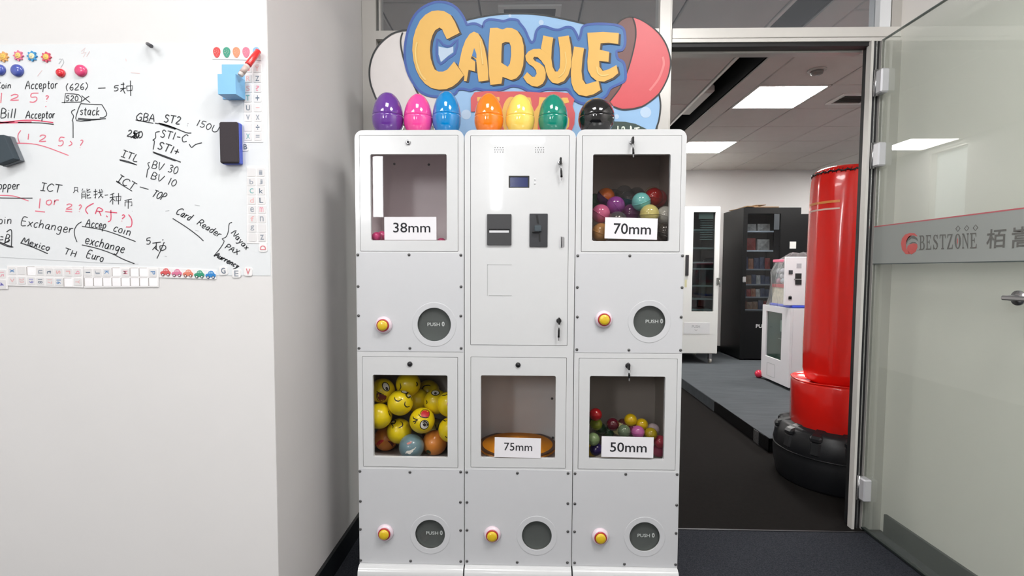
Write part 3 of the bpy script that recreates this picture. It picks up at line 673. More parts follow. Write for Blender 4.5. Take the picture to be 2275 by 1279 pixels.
# --- size cards
def card(px0, px1, py0, py1, rot, text, tx, label, ink=0.01):
    y = YF-0.0022
    x0,x1,z0,z1 = rect_px(px0,px1,py0,py1); cx_,cz_=(x0+x1)/2,(z0+z1)/2; w,h=(x1-x0)/2,(z1-z0)/2; c,s_=math.cos(rot),math.sin(rot)
    t = thing('size_card', label, 'card', (cx_, y, cz_), 'size cards on the cabinet windows')
    R = lambda u,v: (cx_+u*c-v*s_, cz_+u*s_+v*c)
    MB().prism([R(-w,-h),R(w,-h),R(w,h),R(-w,h)], [], y-0.0006, y).build('paper', M_CARD, t)
    a0,a1,b0,b1 = rect_px(*tx); m = MB(); txt_xz(m, text, a0,a1,b0,b1, y-0.0009, rot, ink); m.build('printed_size', M_INK, t)
card(854.3,969.8,481.8,532.8, 0.002, '38mm', (874,956.5,494.5,516.5), 'white card reading 38mm on the upper left window', 0.006)
card(1343.5,1460,484,531, -0.022, '70mm', (1363,1446,496.5,520.5), 'white card reading 70mm on the upper right window')
card(1098.8,1201.5,971.6,1015.5, -0.018, '75mm', (1120,1182.5,983,1000.5), 'white card reading 75mm on the lower middle window', 0.004)
card(1336,1451.5,969.3,1015, -0.008, '50mm', (1355,1436.5,982,1003.5), 'white card reading 50mm on the lower right window')
# ================================================================ balls
PLACED = []; BOX = [None]; SQ = [0.985]
def clampb(p, r):
    a, b, c = BOX[0]; return Vector((min(max(p.x, a+0.012+r), b-0.012-r), p.y, max(p.z, c+0.003+r)))
def solve(px, py, r, ystart, yend=YF+0.33):
    """slide along the line of sight until the ball clears the glass and its neighbours"""
    y = ystart
    while y < yend-r:
        p = clampb(atY(px, py, y), r)
        if all((p-q).length >= (r+s)*SQ[0] for q,s in PLACED): break
        y += 0.004
    p = clampb(atY(px, py, y), r); PLACED.append((p, r)); return p
def ball_mats(name, rgb, rough=0.12): return mat('ball_'+name, rgb, rough, noise=0.01, coat=0.6)
def capsule(px, py, r, y, colname, rgb, label, group, top=None, clear=False, tilt=(0.2,0.3)):
    p = solve(px, py, r, y)
    t = thing('capsule_ball', label, 'capsule', p, group)
    m = ball_mats(colname, rgb); mt = top or m
    o = MB().sphere((0,0,0), r, 28, 10, -1, 0.0).lathe([(r*1.0,-0.002),(r*1.025,-0.002),(r*1.025,0.001),(r*1.0,0.001)], (0,0,0), 28)
    up = MB().sphere((0,0,0), r*0.985, 28, 10, 0.0, 1)
    M = Matrix.Rotation(tilt[0],3,'X') @ Matrix.Rotation(tilt[1],3,'Y')
    for q in (o, up): q.v = [tuple(M @ Vector(v) + p) for v in q.v]
    o.build('lower_shell', m, t); up.build('upper_shell', mt, t)
    return t
C6 = lambda u,v: (1300+u/7.525, 380+v/7.525)
BOX[0] = (XBC, XC1, c3_up['door'][2])
G70 = 'large capsules behind the upper right window'
M_CLR = glassmat('clear_capsule_plastic', (225,228,230), 0.03, 1.4, haze=0.12, hazecol=(190,190,195))
r7 = 0.0362; yb = YF+0.02+r7
for (u,v,cn,rgb,lb,top,tl,yy) in (
  (540,830,'smoke',(110,104,112),'clear smoky capsule just above the 70mm card',M_CLR,(0.1,0.2),0),
  (1330,1010,'charcoal',(66,62,58),'dark charcoal capsule right of the 70mm card','m',(0.3,0.2),0),
  (262,710,'rose',(226,112,160),'bright pink capsule at left, above the 70mm card','m',(0.3,0.5),0),
  (265,1025,'tan',(190,140,82),'tan orange capsule left of the 70mm card','m',(0.2,0.3),0),
  (1075,715,'cream',(226,218,138),'pale yellow capsule above the right end of the 70mm card','m',(0.12,-0.05),0),
  (1405,742,'white',(214,216,212),'white capsule at the right edge above the dark one','m',(0.2,0.3),0),
  (510,575,'violet',(146,66,156),'violet capsule second from the left, with clear rim','m',(0.3,0.9),0.012),
  (935,512,'aqua',(128,214,214),'light aqua capsule in the middle of the pile','m',(0.25,-0.35),0.010),
  (760,700,'plum',(120,62,116),'dark plum capsule between the violet and the pale yellow one','m',(0.2,0.0),0.03),
  (1150,430,'crimson',(178,28,28),'crimson red capsule behind the aqua and coral ones','m',(0.2,0.1),0.03),
  (1395,455,'coral',(222,84,92),'coral pink capsule at the upper right edge of the pile','m',(0.2,0.2),0.02),
  (345,430,'mixed',(88,44,104),'purple capsule with an orange top at the upper left','o',(0.4,0.6),0.05),
  (730,470,'teal',(42,98,112),'dark teal capsule behind the aqua one',M_CLR,(0.2,0.2),0.06),
  (650,380,'grey',(100,98,98),'clear grey capsule at the top of the pile',M_CLR,(0.4,0.2),0.09),
  (860,410,'blush',(160,96,104),'dull pink clear capsule behind the aqua one',M_CLR,(0.2,0.2),0.10),
  (150,520,'forest',(48,110,66),'dark green capsule at the far left behind the pink one','m',(0.2,0.2),0.07),
  (1290,400,'ivory',(206,190,160),'ivory capsule peeking between the crimson and coral ones','m',(0.2,0.2),0.12),
  (480,440,'dusk',(112,92,96),'dusky grey capsule behind the violet one',M_CLR,(0.2,0.2),0.10),
  ):
    top = None if top=='m' else (ball_mats('orange_top',(224,112,28)) if top=='o' else top)
    px,py = C6(u,v); capsule(px,py,r7,yb+yy,cn,rgb,lb,G70,top,tilt=tl)
PLACED.clear()
BOX[0] = (XBC, XC1, c3_lo['door'][2])
C7 = lambda u,v: (1260+u/4.736, 780+v/4.736)
r5 = 0.0250; yb = YF+0.02+r5
for (u,v,cn,rgb,lb,yy) in (
  (300,664,'red5',(190,26,34),'small red ball highest at the left of the 50mm window',0.05),
  (305,765,'olivegreen',(136,150,34),'olive green ball below the red one at the left',0.03),
  (350,815,'bottle',(34,66,44),'dark bottle green ball right of the olive green one',0.05),
  (480,768,'maroon',(92,24,40),'maroon ball left of centre at the top of the heap',0.05),
  (600,840,'sage',(112,134,108),'sage green ball above the 50mm card',0.02),
  (540,815,'buff',(206,206,150),'pale buff ball touching the sage green one',0.05),
  (590,772,'brownpink',(140,84,80),'brownish pink ball behind the buff one',0.08),
  (668,722,'gold',(232,198,20),'yellow ball topmost in the middle of the heap',0.07),
  (785,772,'gold',(232,198,20),'yellow ball right of and below the topmost yellow ball',0.05),
  (690,812,'magenta',(196,70,140),'magenta ball below the topmost yellow ball',0.06),
  (745,850,'orchid',(206,110,182),'orchid pink ball above the card, right of centre',0.01),
  (905,822,'pearl',(220,206,216),'pearl white ball at the right of the heap',0.05),
  (880,870,'ochre',(178,160,30),'ochre ball above the right end of the 50mm card',0.02),
  (275,925,'mint',(150,180,128),'pale green ball at the left edge beside the 50mm card',0.01),
  (305,1030,'indigo',(54,40,104),'indigo ball left of the 50mm card',0.01),
  (256,1090,'gold',(232,198,20),'yellow ball in the lower left corner of the 50mm window',0.0),
  (978,950,'redpink',(196,72,92),'reddish pink ball at the right edge beside the 50mm card',0.01),
  (960,1045,'rosepink',(206,96,132),'rose pink ball low at the right of the 50mm card',0.0),
  (430,850,'fern',(40,84,56),'dark fern green ball above the left end of the card',0.04),
  (255,700,'moss',(70,84,30),'mossy green ball behind the olive green one',0.09),
  ):
    px,py = C7(u,v); p = solve(px,py,r5,yb+yy)
    MB().sphere(p, r5, 24, 16).lathe([(r5*.99,-.0008),(r5*1.015,-.0008),(r5*1.015,.0008),(r5*.99,.0008)], p, 24).build('toy_ball', ball_mats(cn,rgb), None, lb, cat='ball', group='small balls behind the lower right window')
PLACED.clear()
BOX[0] = (XA0, XAB, c1_up['door'][2])
C3 = lambda u,v: (780+u/4.264, 270+v/4.264)
for (u,v,lb,rgb) in ((243,1092,'small hot pink ball, leftmost behind the 38mm window',(226,60,130)),(292,1082,'small pink ball peeking out left of the 38mm card',(222,78,134)),(855,1148,'small rose ball low at the right of the 38mm card',(206,66,116))):
    px,py = C3(u,v); p = solve(px,py,0.019,YF+0.045)
    MB().sphere(p, 0.019, 20, 14).lathe([(.0188,-.0006),(.0194,-.0006),(.0194,.0006),(.0188,.0006)], p, 20).build('toy_ball', ball_mats('p%d'%u,rgb), None, lb, cat='ball', group='tiny pink balls behind the upper left window')
PLACED.clear()
# --- stress balls with faces
BOX[0] = (XA0, XAB, c1_lo['door'][2])
SQ[0] = 0.90
C5 = lambda u,v: (820+u/6.09, 820+v/6.09)
M_FY = mat('face_ball_yellow', (240,212,20), 0.28, coat=0.3, noise=0.01); M_FK = mat('face_black', (34,24,12), 0.5); M_FW = mat('face_white', (236,232,222), 0.4)
M_FR = mat('face_red', (206,44,52), 0.4); M_FM = mat('face_maroon', (110,40,44), 0.5)
def onball(px, py, c, r, k=1.004):
    d = ray(px, py).normalized(); o = Vector((0,0,CAMH)); oc = o-c; b = d.dot(oc); q = b*b-(oc.length_squared-(r*k)**2)
    if q < 0: 
        t = -b; p = o+d*t; return c+(p-c).normalized()*r*k
    return o+d*(-b-math.sqrt(q))
def face_line(mb, pts, w, c, r, closed=False, k=1.006):
    P = smooth_line([(*p,0) for p in pts], 4, closed); P = [onball(*C5(p[0],p[1]), c, r, k) for p in P]; N=len(P); vs=[]
    for i,p in enumerate(P):
        a=P[(i-1)%N] if (closed or i>0) else p; b=P[(i+1)%N] if (closed or i<N-1) else p
        n=(p-c).normalized(); s_=(b-a).cross(n).normalized()
        ww=w*0.75*(1 if closed else (0.45+0.55*math.sin(math.pi*(i+.5)/N)))
        for q in (p+s_*ww, p-s_*ww): vs.append(c+(q-c).normalized()*r*k)
    mb.add(vs,[(2*i,2*i+1,2*((i+1)%N)+1,2*((i+1)%N)) for i in range(N if closed else N-1)],True)
def face_fill(mb, pts, c, r, k=1.004):
    P=[p[:2] for p in smooth_line([(*p,0) for p in pts],3,True)]; cx_=sum(p[0] for p in P)/len(P); cy_=sum(p[1] for p in P)/len(P); N=len(P)
    vs=[onball(*C5(cx_,cy_),c,r,k)]
    for f in (0.5,1.0): vs+=[onball(*C5(cx_+(p[0]-cx_)*f,cy_+(p[1]-cy_)*f),c,r,k) for p in P]
    mb.add(vs,[(0,1+i,1+(i+1)%N) for i in range(N)]+[(1+i,1+(i+1)%N,1+N+(i+1)%N,1+N+i) for i in range(N)],True)
def el(cx_,cy_,a,b,rot=0,n=12): return [(cx_+a*math.cos(t)*math.cos(rot)-b*math.sin(t)*math.sin(rot), cy_+a*math.cos(t)*math.sin(rot)+b*math.sin(t)*math.cos(rot)) for t in [2*math.pi*i/n for i in range(n)]]
rE = 0.0495; yb = YF+0.022+rE
def fball(u, v, yy, label, m=M_FY, lines=(), fills=(), r=rE):
    p = solve(*C5(u,v), r, yb+yy, YF+0.34)
    t = thing('stress_ball', label, 'ball', p, 'foam balls behind the lower left window')
    MB().sphere(p, r, 32, 20).build('foam', m, t)
    for mm, pts in fills: 
        b = MB(); face_fill(b, pts, p, r); b.build('printed_patch', mm, t)
    if lines:
        b = MB()
        for pts, w, cl in lines: face_line(b, pts, w, p, r, cl)
        b.build('printed_lines', M_FK, t)
fball(575,1130,0.0,'slate blue grey ball at the bottom centre', m=mat('ball_slate',(112,140,148),0.25,coat=.4), fills=[(mat('face_pink',(206,130,120),0.4),[(510,1000),(540,985),(580,975),(560,1005),(520,1018)]),(M_FW,[(490,1140),(510,1105),(545,1100),(590,1080),(640,1050),(560,1145),(515,1135)])])
fball(718,692,0.0,'yellow ball with a winking eye and red tongue, front centre', lines=[(el(748,750,56,62,0.5),.0022,True),([(668,605),(700,640),(760,655),(805,650)],.0028,False),([(690,610),(705,570),(745,545),(800,555),(820,595),(805,650)],.0022,False),([(592,635),(605,665),(660,685)],.0030,False),([(655,685),(625,700),(590,712)],.0030,False),([(640,690),(628,722),(610,735)],.0026,False)],
      fills=[(M_FR,[(700,625),(712,575),(750,552),(798,560),(815,595),(803,640),(750,648)]),(M_FW,el(748,752,52,58,0.5)),(M_FK,el(762,735,42,40,0.5))])
fball(423,452,0.002,'yellow ball with closed eyes and wavy mouth, left of centre', lines=[([(342,375),(355,415),(400,430),(445,400)],.0030,False),([(490,435),(482,480),(510,510),(550,500)],.0030,False),([(430,290),(450,315),(500,325),(530,310),(500,345),(530,385),(560,370),(575,400),(585,430)],.0036,False),([(370,300),(400,290),(430,285)],.0026,False)],
      fills=[(M_FW,[(440,298),(480,290),(515,312),(490,322),(455,315)]),(M_FW,[(525,350),(560,345),(572,375),(545,378)])])
fball(408,835,0.004,'yellow ball with a curled mouth and one closed eye, below centre', lines=[([(425,705),(450,725),(450,765),(395,795)],.0030,False),([(290,720),(330,690),(360,700),(340,735),(300,730),(325,770),(315,800)],.0034,False),([(450,975),(480,955),(520,960)],.0040,False),([(240,740),(280,712)],.0034,False)],
      fills=[(M_FW,[(300,705),(325,685),(345,700),(320,722)])])
fball(232,1110,0.0,'orange ball with red top in the lower left corner', m=mat('ball_amber',(226,140,58),0.28,coat=.3), lines=(), fills=[(M_FR,[(95,1010),(150,955),(200,965),(150,1010),(110,1060)]),(M_FM,[(250,965),(310,985),(345,1030),(320,1055),(290,1010)])])
fball(140,632,0.0,'plain yellow ball at the left edge, half cut by the frame', lines=[([(258,560),(272,600),(290,640)],.003,False),([(62,650),(66,680)],.003,False)])
fball(1090,470,0.004,'yellow ball at the right edge with a pink mark', lines=[([(985,355),(1030,350),(1062,335)],.003,False)], fills=[(M_FR,el(1062,470,10,22))])
fball(1110,815,0.0,'yellow ball at the lower right edge with dark lashes', lines=[([(1000,680),(1030,700),(1050,690)],.003,False),([(1030,905),(1055,930)],.003,False)])
fball(905,440,0.022,'yellow ball with one open eye, right of centre', lines=[(el(897,318,54,34,0.0),.0024,True),([(770,420),(785,445),(775,470)],.003,False)], fills=[(M_FW,el(897,320,52,32)),(M_FK,el(898,325,18,18))])
fball(890,1185,0.05,'orange ball with a dark green patch, right of the slate blue one', m=mat('ball_amber',(226,140,58),0.28), fills=[(mat('ball_forest2',(38,70,44),0.35),[(770,1110),(800,1090),(835,1120),(825,1160),(790,1185)])])
fball(1075,1090,0.006,'dark green ball in the lower right corner', m=mat('ball_forest2',(38,70,44),0.35), fills=[(mat('face_pale_green',(150,170,110),0.4),[(1015,1060),(1040,1075),(1055,1110),(1030,1095)])])
fball(140,905,0.03,'dark purplish red ball low at the left', m=mat('ball_wine',(110,34,44),0.3,coat=.3))
fball(180,290,0.045,'yellow ball with a big open mouth at the upper left corner', lines=[(el(228,235,42,62,-0.5),.0026,True),([(100,298),(140,320),(200,345)],.0026,False),([(105,310),(105,380),(130,430),(180,435)],.0026,False)], fills=[(M_FW,el(228,235,40,60,-0.5)),(M_FK,el(240,262,18,24,-0.5)),(M_FM,[(110,320),(180,345),(235,360),(220,415),(160,435),(125,405)])])
fball(905,830,0.05,'cream yellow ball with a white toothed grin, right of the winking one', m=mat('face_ball_cream',(214,200,90),0.3,coat=.3), lines=[([(815,870),(850,930),(910,965)],.003,False),([(880,860),(900,930),(930,945)],.003,False),([(895,745),(920,820),(945,740)],.003,False),([(955,880),(985,910)],.004,False)], fills=[(M_FW,[(820,860),(850,860),(880,930),(910,950),(890,965),(840,930)])])
fball(530,200,0.07,'yellow ball at the top centre with a dark mark each side', lines=[([(420,190),(430,240),(410,280)],.003,False),([(640,170),(655,205),(640,230)],.005,False)])
fball(655,420,0.07,'plain yellow ball behind the winking one')
fball(800,300,0.09,'yellow ball with a curled line at the top, right of centre', lines=[([(665,285),(700,300),(740,230),(800,215),(830,225)],.0034,False)], fills=[(M_FW,[(670,270),(690,250),(690,295),(675,305)])])
fball(850,1010,0.045,'maroon brown ball in shadow, low at the right', m=mat('ball_maroon2',(112,44,40),0.35,coat=.3))
PLACED.clear()
# red ball waiting behind the lower left flap
p = atY(944,1192,YF+0.06); MB().sphere((p.x,p.y,p.z+.004), 0.021, 20, 14).build('toy_ball', ball_mats('dimred',(170,24,30)), None, 'dim red ball behind the lower left push flap', cat='ball')
# ================================================================ plastic eggs on top
def egg(px, ytop, wpx, y, rgb, cn, label, roundish=False):
    p = atY(px, 262, y); w = wpx/2/FPX*y; zt_ = atY(px, ytop, y).z; h = zt_-ztop
    t = thing('plastic_egg', label, 'egg', (p.x, y, ztop), 'toy eggs in a row on top of the cabinets')
    m = mat('egg_'+cn, rgb, 0.09, noise=0.004, coat=0.8)
    def R(u): # u 0..1 over height
        if roundish: return math.sqrt(max(0,1-(2*u-1)**2))
        s_ = 0.40
        return math.sqrt(max(0,1-((u-s_)/s_)**2)) if u < s_ else max(0,1-((u-s_)/(1-s_))**2.15)**0.56
    lo = [(w*0.30 if not roundish else w*0.35, 0.0)]
    N=14; sp = 0.46 if not roundish else 0.5
    lo = [(max(w*0.32, w*R(u)), h*u) for u in [0.03*0+sp*i/N for i in range(N+1)]]
    up_ = [(w*R(u)*0.985, h*u) for u in [sp+(1-sp)*i/16 for i in range(17)]]; up_[-1]=(0.0,h)
    MB().lathe(lo, (p.x,y,ztop), 40).build('lower_shell', m, t); MB().lathe(up_, (p.x,y,ztop), 40).build('upper_shell', m, t)
    return t
EY = 1.985
egg(862,204.5,69,EY,(98,52,142),'purple','purple plastic egg, leftmost on the left cabinet')
egg(929,208,63,EY,(236,72,152),'pink','hot pink plastic egg between the purple and the blue one')
egg(992.5,202,63,EY,(0,128,196),'blue','blue plastic egg at the right end of the left cabinet')
egg(1086,207,64,EY,(240,124,16),'orange','orange plastic egg, left on the middle cabinet')
egg(1155.5,209.5,64,EY,(240,206,96),'yellow','yellow plastic egg in the centre of the middle cabinet')
egg(1228.5,209.5,65,EY,(8,128,108),'green','teal green plastic egg at the right of the middle cabinet')
egg(1325,219.5,79,EY,(16,16,18),'black','round glossy black plastic egg on the right cabinet', True)
# ================================================================ the capsule sign
YSG = 2.16
K5 = lambda p: atY(800+p[0]/4.264, p[1]/4.264, YSG)
K6 = lambda p: (p[0]+1450, p[1])
def sp(pts, sm=0, six=False):
    P = [K6(p) for p in pts] if six else list(pts)
    if sm: P = [q[:2] for q in smooth_line([(*p,0) for p in P], sm, True)]
    return [(K5(p).x, K5(p).z) for p in P]
sign = thing('capsule_sign', 'large cut-out capsule sign with yellow lettering standing on the cabinets', 'sign', (sp([(1500,1000)])[0][0], YSG, ztop))
M_SB = mat('sign_light_blue', (135,172,208), 0.45); M_SM = mat('sign_mid_blue', (50,106,160), 0.45); M_SD = mat('sign_deep_blue', (39,73,147), 0.45)
M_SY = mat('sign_yellow', (212,165,75), 0.45); M_SS = mat('sign_shadow', (54,43,36), 0.5); M_SK = mat('sign_black_line', (23,27,28), 0.5)
M_SW = mat('sign_white', (199,194,192), 0.45); M_SR = mat('sign_red', (196,68,75), 0.4); M_SBR = mat('sign_brown', (100,59,55), 0.45)
M_SRB = mat('sign_coral', (192,75,79), 0.45); M_SDOT = mat('sign_dot', (171,192,214), 0.45); M_SPALE = mat('sign_pale_blue', (169,187,207), 0.45)
LV = [0]
def layer(pts, name, m, holes=(), th=0.0006, lv=None, base=False):
    k = lv if lv is not None else LV[0]
    y1 = YSG - 0.0007*k; y0 = y1 - th
    if base: y0, y1 = YSG-0.0, YSG+0.010
    return MB().prism(pts, holes, y0, y1).build(name, m, sign)
def stroke(pts, w, name, m, lv, closed=False, sm=4, six=False):
    P = [K6(p) for p in pts] if six else list(pts); P = [q[:2] for q in smooth_line([(*p,0) for p in P], sm, closed)]
    b = MB(); b.ribbon([(K5(p).x, K5(p).z) for p in P], (w*1.3 if m is M_SK else w)/4.264/FPX*YSG, YSG-0.0007*lv-0.0006, closed=closed); return b.build(name, m, sign)
# backing boards
ell = [(1555+1310*math.cos(t), 785+652*math.sin(t)) for t in [2*math.pi*(i+.5)/72 for i in range(72)]]
# right side bulges down to the cabinet top
body_pts = []
for (x,y) in ell:
    if y > 900 and x > 2500: continue
    if y > 1335: continue
    if y > 900 and x < 700: x = 700
    body_pts.append((x, min(y, 1400)))
body_o = [(700,1000),(640,860),(660,560),(820,330),(1000,195),(1150,160),(1330,135),(1500,130),(1650,135),(1800,155),(1950,185),(2100,220),(2250,262),(2400,330),(2560,440),(2700,620),(2790,800),(2838,900),(2846,1000),(2832,1130),(2806,1215),(2770,1330),(2700,1400),(1500,1400),(800,1400)]
layer(sp(body_o, 0), 'backing_board', M_SB, base=True)
layer(sp(body_o, 0), 'blue_field', M_SB, lv=0)
stroke([(940,225),(1000,195),(1150,160),(1330,135),(1500,130),(1650,135),(1800,155),(1950,185),(2100,220),(2250,262)], 12, 'outline', M_SK, 1)
stroke([(2832,890),(2846,1000),(2832,1130),(2806,1215),(2780,1300)], 12, 'outline', M_SK, 1)
for (x,y,r) in ((2705,1065,52),(1715,215,24),(2430,1105,22),(1005,1085,46),(1420,150,14)):
    layer([(K5((x+r*math.cos(t),y+r*math.sin(t))).x, K5((x+r*math.cos(t),y+r*math.sin(t))).z) for t in [2*math.pi*i/28 for i in range(28)]], 'polka_dot', M_SDOT, lv=1)
# white half capsule at left
wc = [(480,288),(450,290),(390,296),(310,322),(240,370),(180,430),(130,510),(100,600),(90,690),(100,790),(130,880),(165,960),(220,1050),(310,1130),(430,1190),(560,1210),(700,1190),(760,1100),(780,960),(700,900)]
layer(sp(wc), 'white_capsule_board', M_SW, base=True); layer(sp(wc), 'white_capsule', M_SW, lv=2)
stroke(wc[:16], 13, 'outline', M_SK, 4)
stroke([(405,310),(385,390),(400,500),(440,640),(500,780),(552,890),(640,1010)], 12, 'outline', M_SK, 4)
# red half capsule at right
rc = [(975,238),(1030,185),(1090,162),(1140,165),(1200,185),(1270,225),(1340,280),(1400,345),(1450,430),(1480,520),(1490,600),(1475,700),(1440,790),(1380,890),(1300,960),(1220,1010),(1120,1035),(1030,1040),(950,1010),(860,960),(700,900),(800,500)]
layer(sp(rc, 0, True), 'red_capsule_board', M_SBR, base=True); layer(sp(rc, 0, True), 'brown_capsule', M_SBR, lv=2)
rr_ = [(1130,168),(1200,185),(1270,225),(1340,280),(1400,345),(1450,430),(1480,520),(1488,600),(1472,700),(1436,790),(1376,886),(1300,955),(1220,1004),(1120,1028),(1030,1032),(950,1005),(915,960),(1000,850),(1050,750),(1090,650),(1125,530),(1150,420),(1162,330),(1155,240)]
layer(sp(rr_, 0, True), 'red_capsule', M_SR, lv=3)
stroke([(975,238),(1030,185),(1090,162),(1140,165),(1200,185),(1270,225),(1340,280),(1400,345),(1450,430),(1480,520),(1490,600),(1475,700),(1440,790),(1380,890),(1300,960),(1220,1010),(1120,1035),(1030,1040),(950,1012)], 10, 'outline', M_SK, 4, six=True)
stroke([(1130,168),(1155,240),(1162,330),(1150,420),(1125,530),(1090,650),(1050,750),(1000,850),(915,960)], 9, 'outline', M_SK, 4, six=True)
stroke([(1415,540),(1425,600),(1412,660),(1380,740),(1340,800),(1290,860)], 20, 'highlight', mat('sign_pink', (208,108,109), 0.4), 4, six=True)
# blue surround of the lettering
bo5 = [(425,480),(440,360),(470,250),(520,150),(590,80),(680,35),(760,22),(850,40),(920,85),(970,150),(1000,210),(1015,240),(1050,230),(1100,230),(1150,255),(1165,258),(1178,215),(1220,190),(1300,195),(1360,205),(1420,188),(1490,195)]
bo6 = [(60,222),(110,285),(150,375),(178,408),(203,378),(220,300),(260,258),(310,258),(380,283),(440,285),(500,262),(560,270),(600,330),(620,383),(640,330),(655,265),(700,240),(800,230),(950,238),(1030,265),(1055,320),(1058,420),(1030,478),(978,490),(990,560),(1040,590),(1060,660),(1060,760),(1000,800),(920,840),(880,910),(800,955),(720,983),(640,978),(570,935),(520,852),(440,850),(320,845),(230,872),(150,865),(80,830),(0,815)]
bo7 = [(1400,828),(1330,852),(1200,860),(1100,842),(1050,860),(980,845),(930,850),(900,890),(820,912),(720,918),(640,905),(560,860),(500,780),(455,690),(430,590)]
bo = bo5 + [K6(p) for p in bo6] + bo7
layer(sp(bo, 2), 'lettering_board', M_SM, base=True)
layer(sp(bo, 2), 'lettering_surround', M_SM, lv=5)
stroke([(p[0],p[1]) for p in bo], 22, 'surround_edge', M_SD, 6, closed=True, sm=3)
ih = [(745,445),(830,462),(885,445),(885,500),(840,530),(768,592),(745,520)]
layer(sp(ih), 'pale_opening', M_SPALE, lv=6); stroke([(735,375),(790,430),(860,440),(925,380),(900,510),(840,550),(765,612),(728,530)], 20, 'opening_edge', M_SD, 7, closed=True, sm=2)
# letters
LET = {
 'C': ([(945,320),(900,215),(860,150),(800,115),(740,108),(680,115),(620,150),(570,205),(530,290),(505,380),(498,480),(510,580),(535,670),(570,740),(620,800),(680,840),(750,855),(820,850),(880,825),(930,785),(985,720),(950,670),(893,590),(860,630),(830,665),(790,685),(745,685),(710,665),(690,620),(672,560),(665,480),(672,400),(690,340),(715,295),(755,270),(780,285),(800,330),(825,380)], []),
 'A': ([(1080,308),(1120,325),(1155,380),(1185,470),(1205,580),(1215,690),(1218,768),(1125,780),(1112,680),(1102,575),(1060,540),(1052,560),(1092,590),(1090,685),(1030,668),(1012,775),(985,775),(990,725),(935,640),(950,560),(970,470),(1000,390),(1040,330)], [[(1083,465),(1104,520),(1104,560),(1062,538)]]),
 'P': ([(1232,275),(1300,272),(1350,288),(1390,272),(1440,275),(1490,300),(1530,360),(1550,440),(1553,530),(1545,630),(1520,705),(1480,750),(1430,765),(1350,735),(1340,800),(1235,812),(1222,700),(1215,560),(1220,420)], [[(1345,420),(1380,405),(1415,410),(1430,450),(1432,530),(1420,610),(1400,640),(1360,615),(1338,600),(1340,500)]]),
 'S': ([K6(p) for p in [(325,520),(300,492),(250,470),(190,472),(145,495),(115,535),(122,580),(150,615),(190,640),(215,672),(222,705),(205,735),(180,735),(155,712),(132,690),(95,738),(130,790),(180,822),(230,828),(280,800),(305,750),(308,690),(290,640),(250,605),(205,585),(188,562),(200,545),(230,548),(255,572),(285,598)]], []),
 'U': ([K6(p) for p in [(285,345),(380,365),(365,450),(360,560),(372,640),(395,685),(420,685),(440,650),(445,560),(440,470),(425,360),(525,345),(542,430),(553,530),(545,640),(520,720),(480,775),(420,800),(370,790),(335,750),(312,690),(300,630),(270,590),(325,520),(262,470),(275,400)]], []),
 'L': ([K6(p) for p in [(575,450),(670,462),(655,560),(645,680),(655,760),(685,805),(740,790),(805,770),(825,860),(760,900),(690,918),(620,905),(575,860),(550,790),(545,700),(552,590)]], []),
 'E': ([K6(p) for p in [(700,320),(850,312),(998,322),(992,425),(900,415),(825,420),(818,480),(908,500),(900,595),(812,585),(815,640),(845,680),(900,665),(975,625),(992,700),(940,745),(860,780),(790,775),(735,730),(705,670),(700,590),(712,470),(705,400)]], []),
}
for i,(ch,(o,hs)) in enumerate(LET.items()):
    dx, dy = 20, 10
    a = layer(sp([(x+dx,y+dy) for x,y in o]), 'letter_shadow', M_SS, [sp([(x+dx,y+dy) for x,y in h]) for h in hs if ch!='A'], lv=8+i*0.3)
    layer(sp(o), 'letter', M_SY, [sp(h) for h in hs if ch!='A'], lv=10.5+i*0.3)
layer(sp(LET['A'][1][0]), 'letter_opening', M_SM, lv=13)
M_SH = mat('sign_yellow_glint', (216,183,104), 0.4)
stroke([(545,410),(530,480),(540,600),(580,710),(625,765)], 16, 'letter_glint', M_SH, 14); stroke([(1140,400),(1150,500),(1165,620)], 10, 'letter_glint', M_SH, 14)
stroke([(790,640),(800,700),(840,725),(900,715)], 12, 'letter_glint', M_SH, 14, six=True); stroke([(490,500),(500,600),(480,690),(430,740)], 10, 'letter_glint', M_SH, 14, six=True)
# red second word behind the eggs, green banner
rb = [(1052,1060),(1050,930),(1085,878),(1200,866),(1350,872),(1460,870)] + [K6(p) for p in [(120,872),(250,880),(400,872),(520,885),(580,945),(562,1005),(586,1080),(578,1180),(545,1260),(520,1340)]] + [(1500,1360),(1300,1360),(1290,1100),(1120,1060)]
layer(sp(rb), 'red_word_board', M_SRB, lv=7.2)
for b_ in ([(1110,925),(1190,920),(1320,925),(1322,960),(1250,965),(1240,1250),(1180,1250),(1175,965),(1112,965)],):
    layer(sp(b_), 'small_letter', M_SY, lv=8.2)
layer(sp([(1435+92*math.cos(t),1110+190*math.sin(t)) for t in [2*math.pi*i/30 for i in range(30)]]), 'small_letter', M_SY, [sp([(1435+35*math.cos(t),1110+110*math.sin(t)) for t in [2*math.pi*i/20 for i in range(20)]])], lv=8.2)
layer(sp([(80,920),(165,930),(178,1000),(200,1060),(240,1000),(248,925),(330,930),(300,1060),(235,1150),(230,1270),(150,1270),(150,1150),(95,1060)],0,True), 'small_letter', M_SY, lv=8.4)
layer(sp([(470,930),(515,930),(530,975),(490,985),(440,975),(415,1010),(440,1060),(500,1080),(530,1130),(528,1200),(480,1260),(400,1260),(370,1200),(430,1190),(465,1200),(470,1160),(430,1130),(380,1100),(365,1020),(400,950)],0,True), 'small_letter', M_SY, lv=8.6)
M_GB = mat('sign_banner_green', (39,59,52), 0.45)
layer(sp([(880,1170),(960,1152),(1060,1155),(1160,1175),(1260,1222),(1300,1300),(880,1300)],0,True), 'green_banner', M_GB, lv=3.6)
M_GW = mat('banner_lettering', (214,222,208), 0.5)
bb = MB()
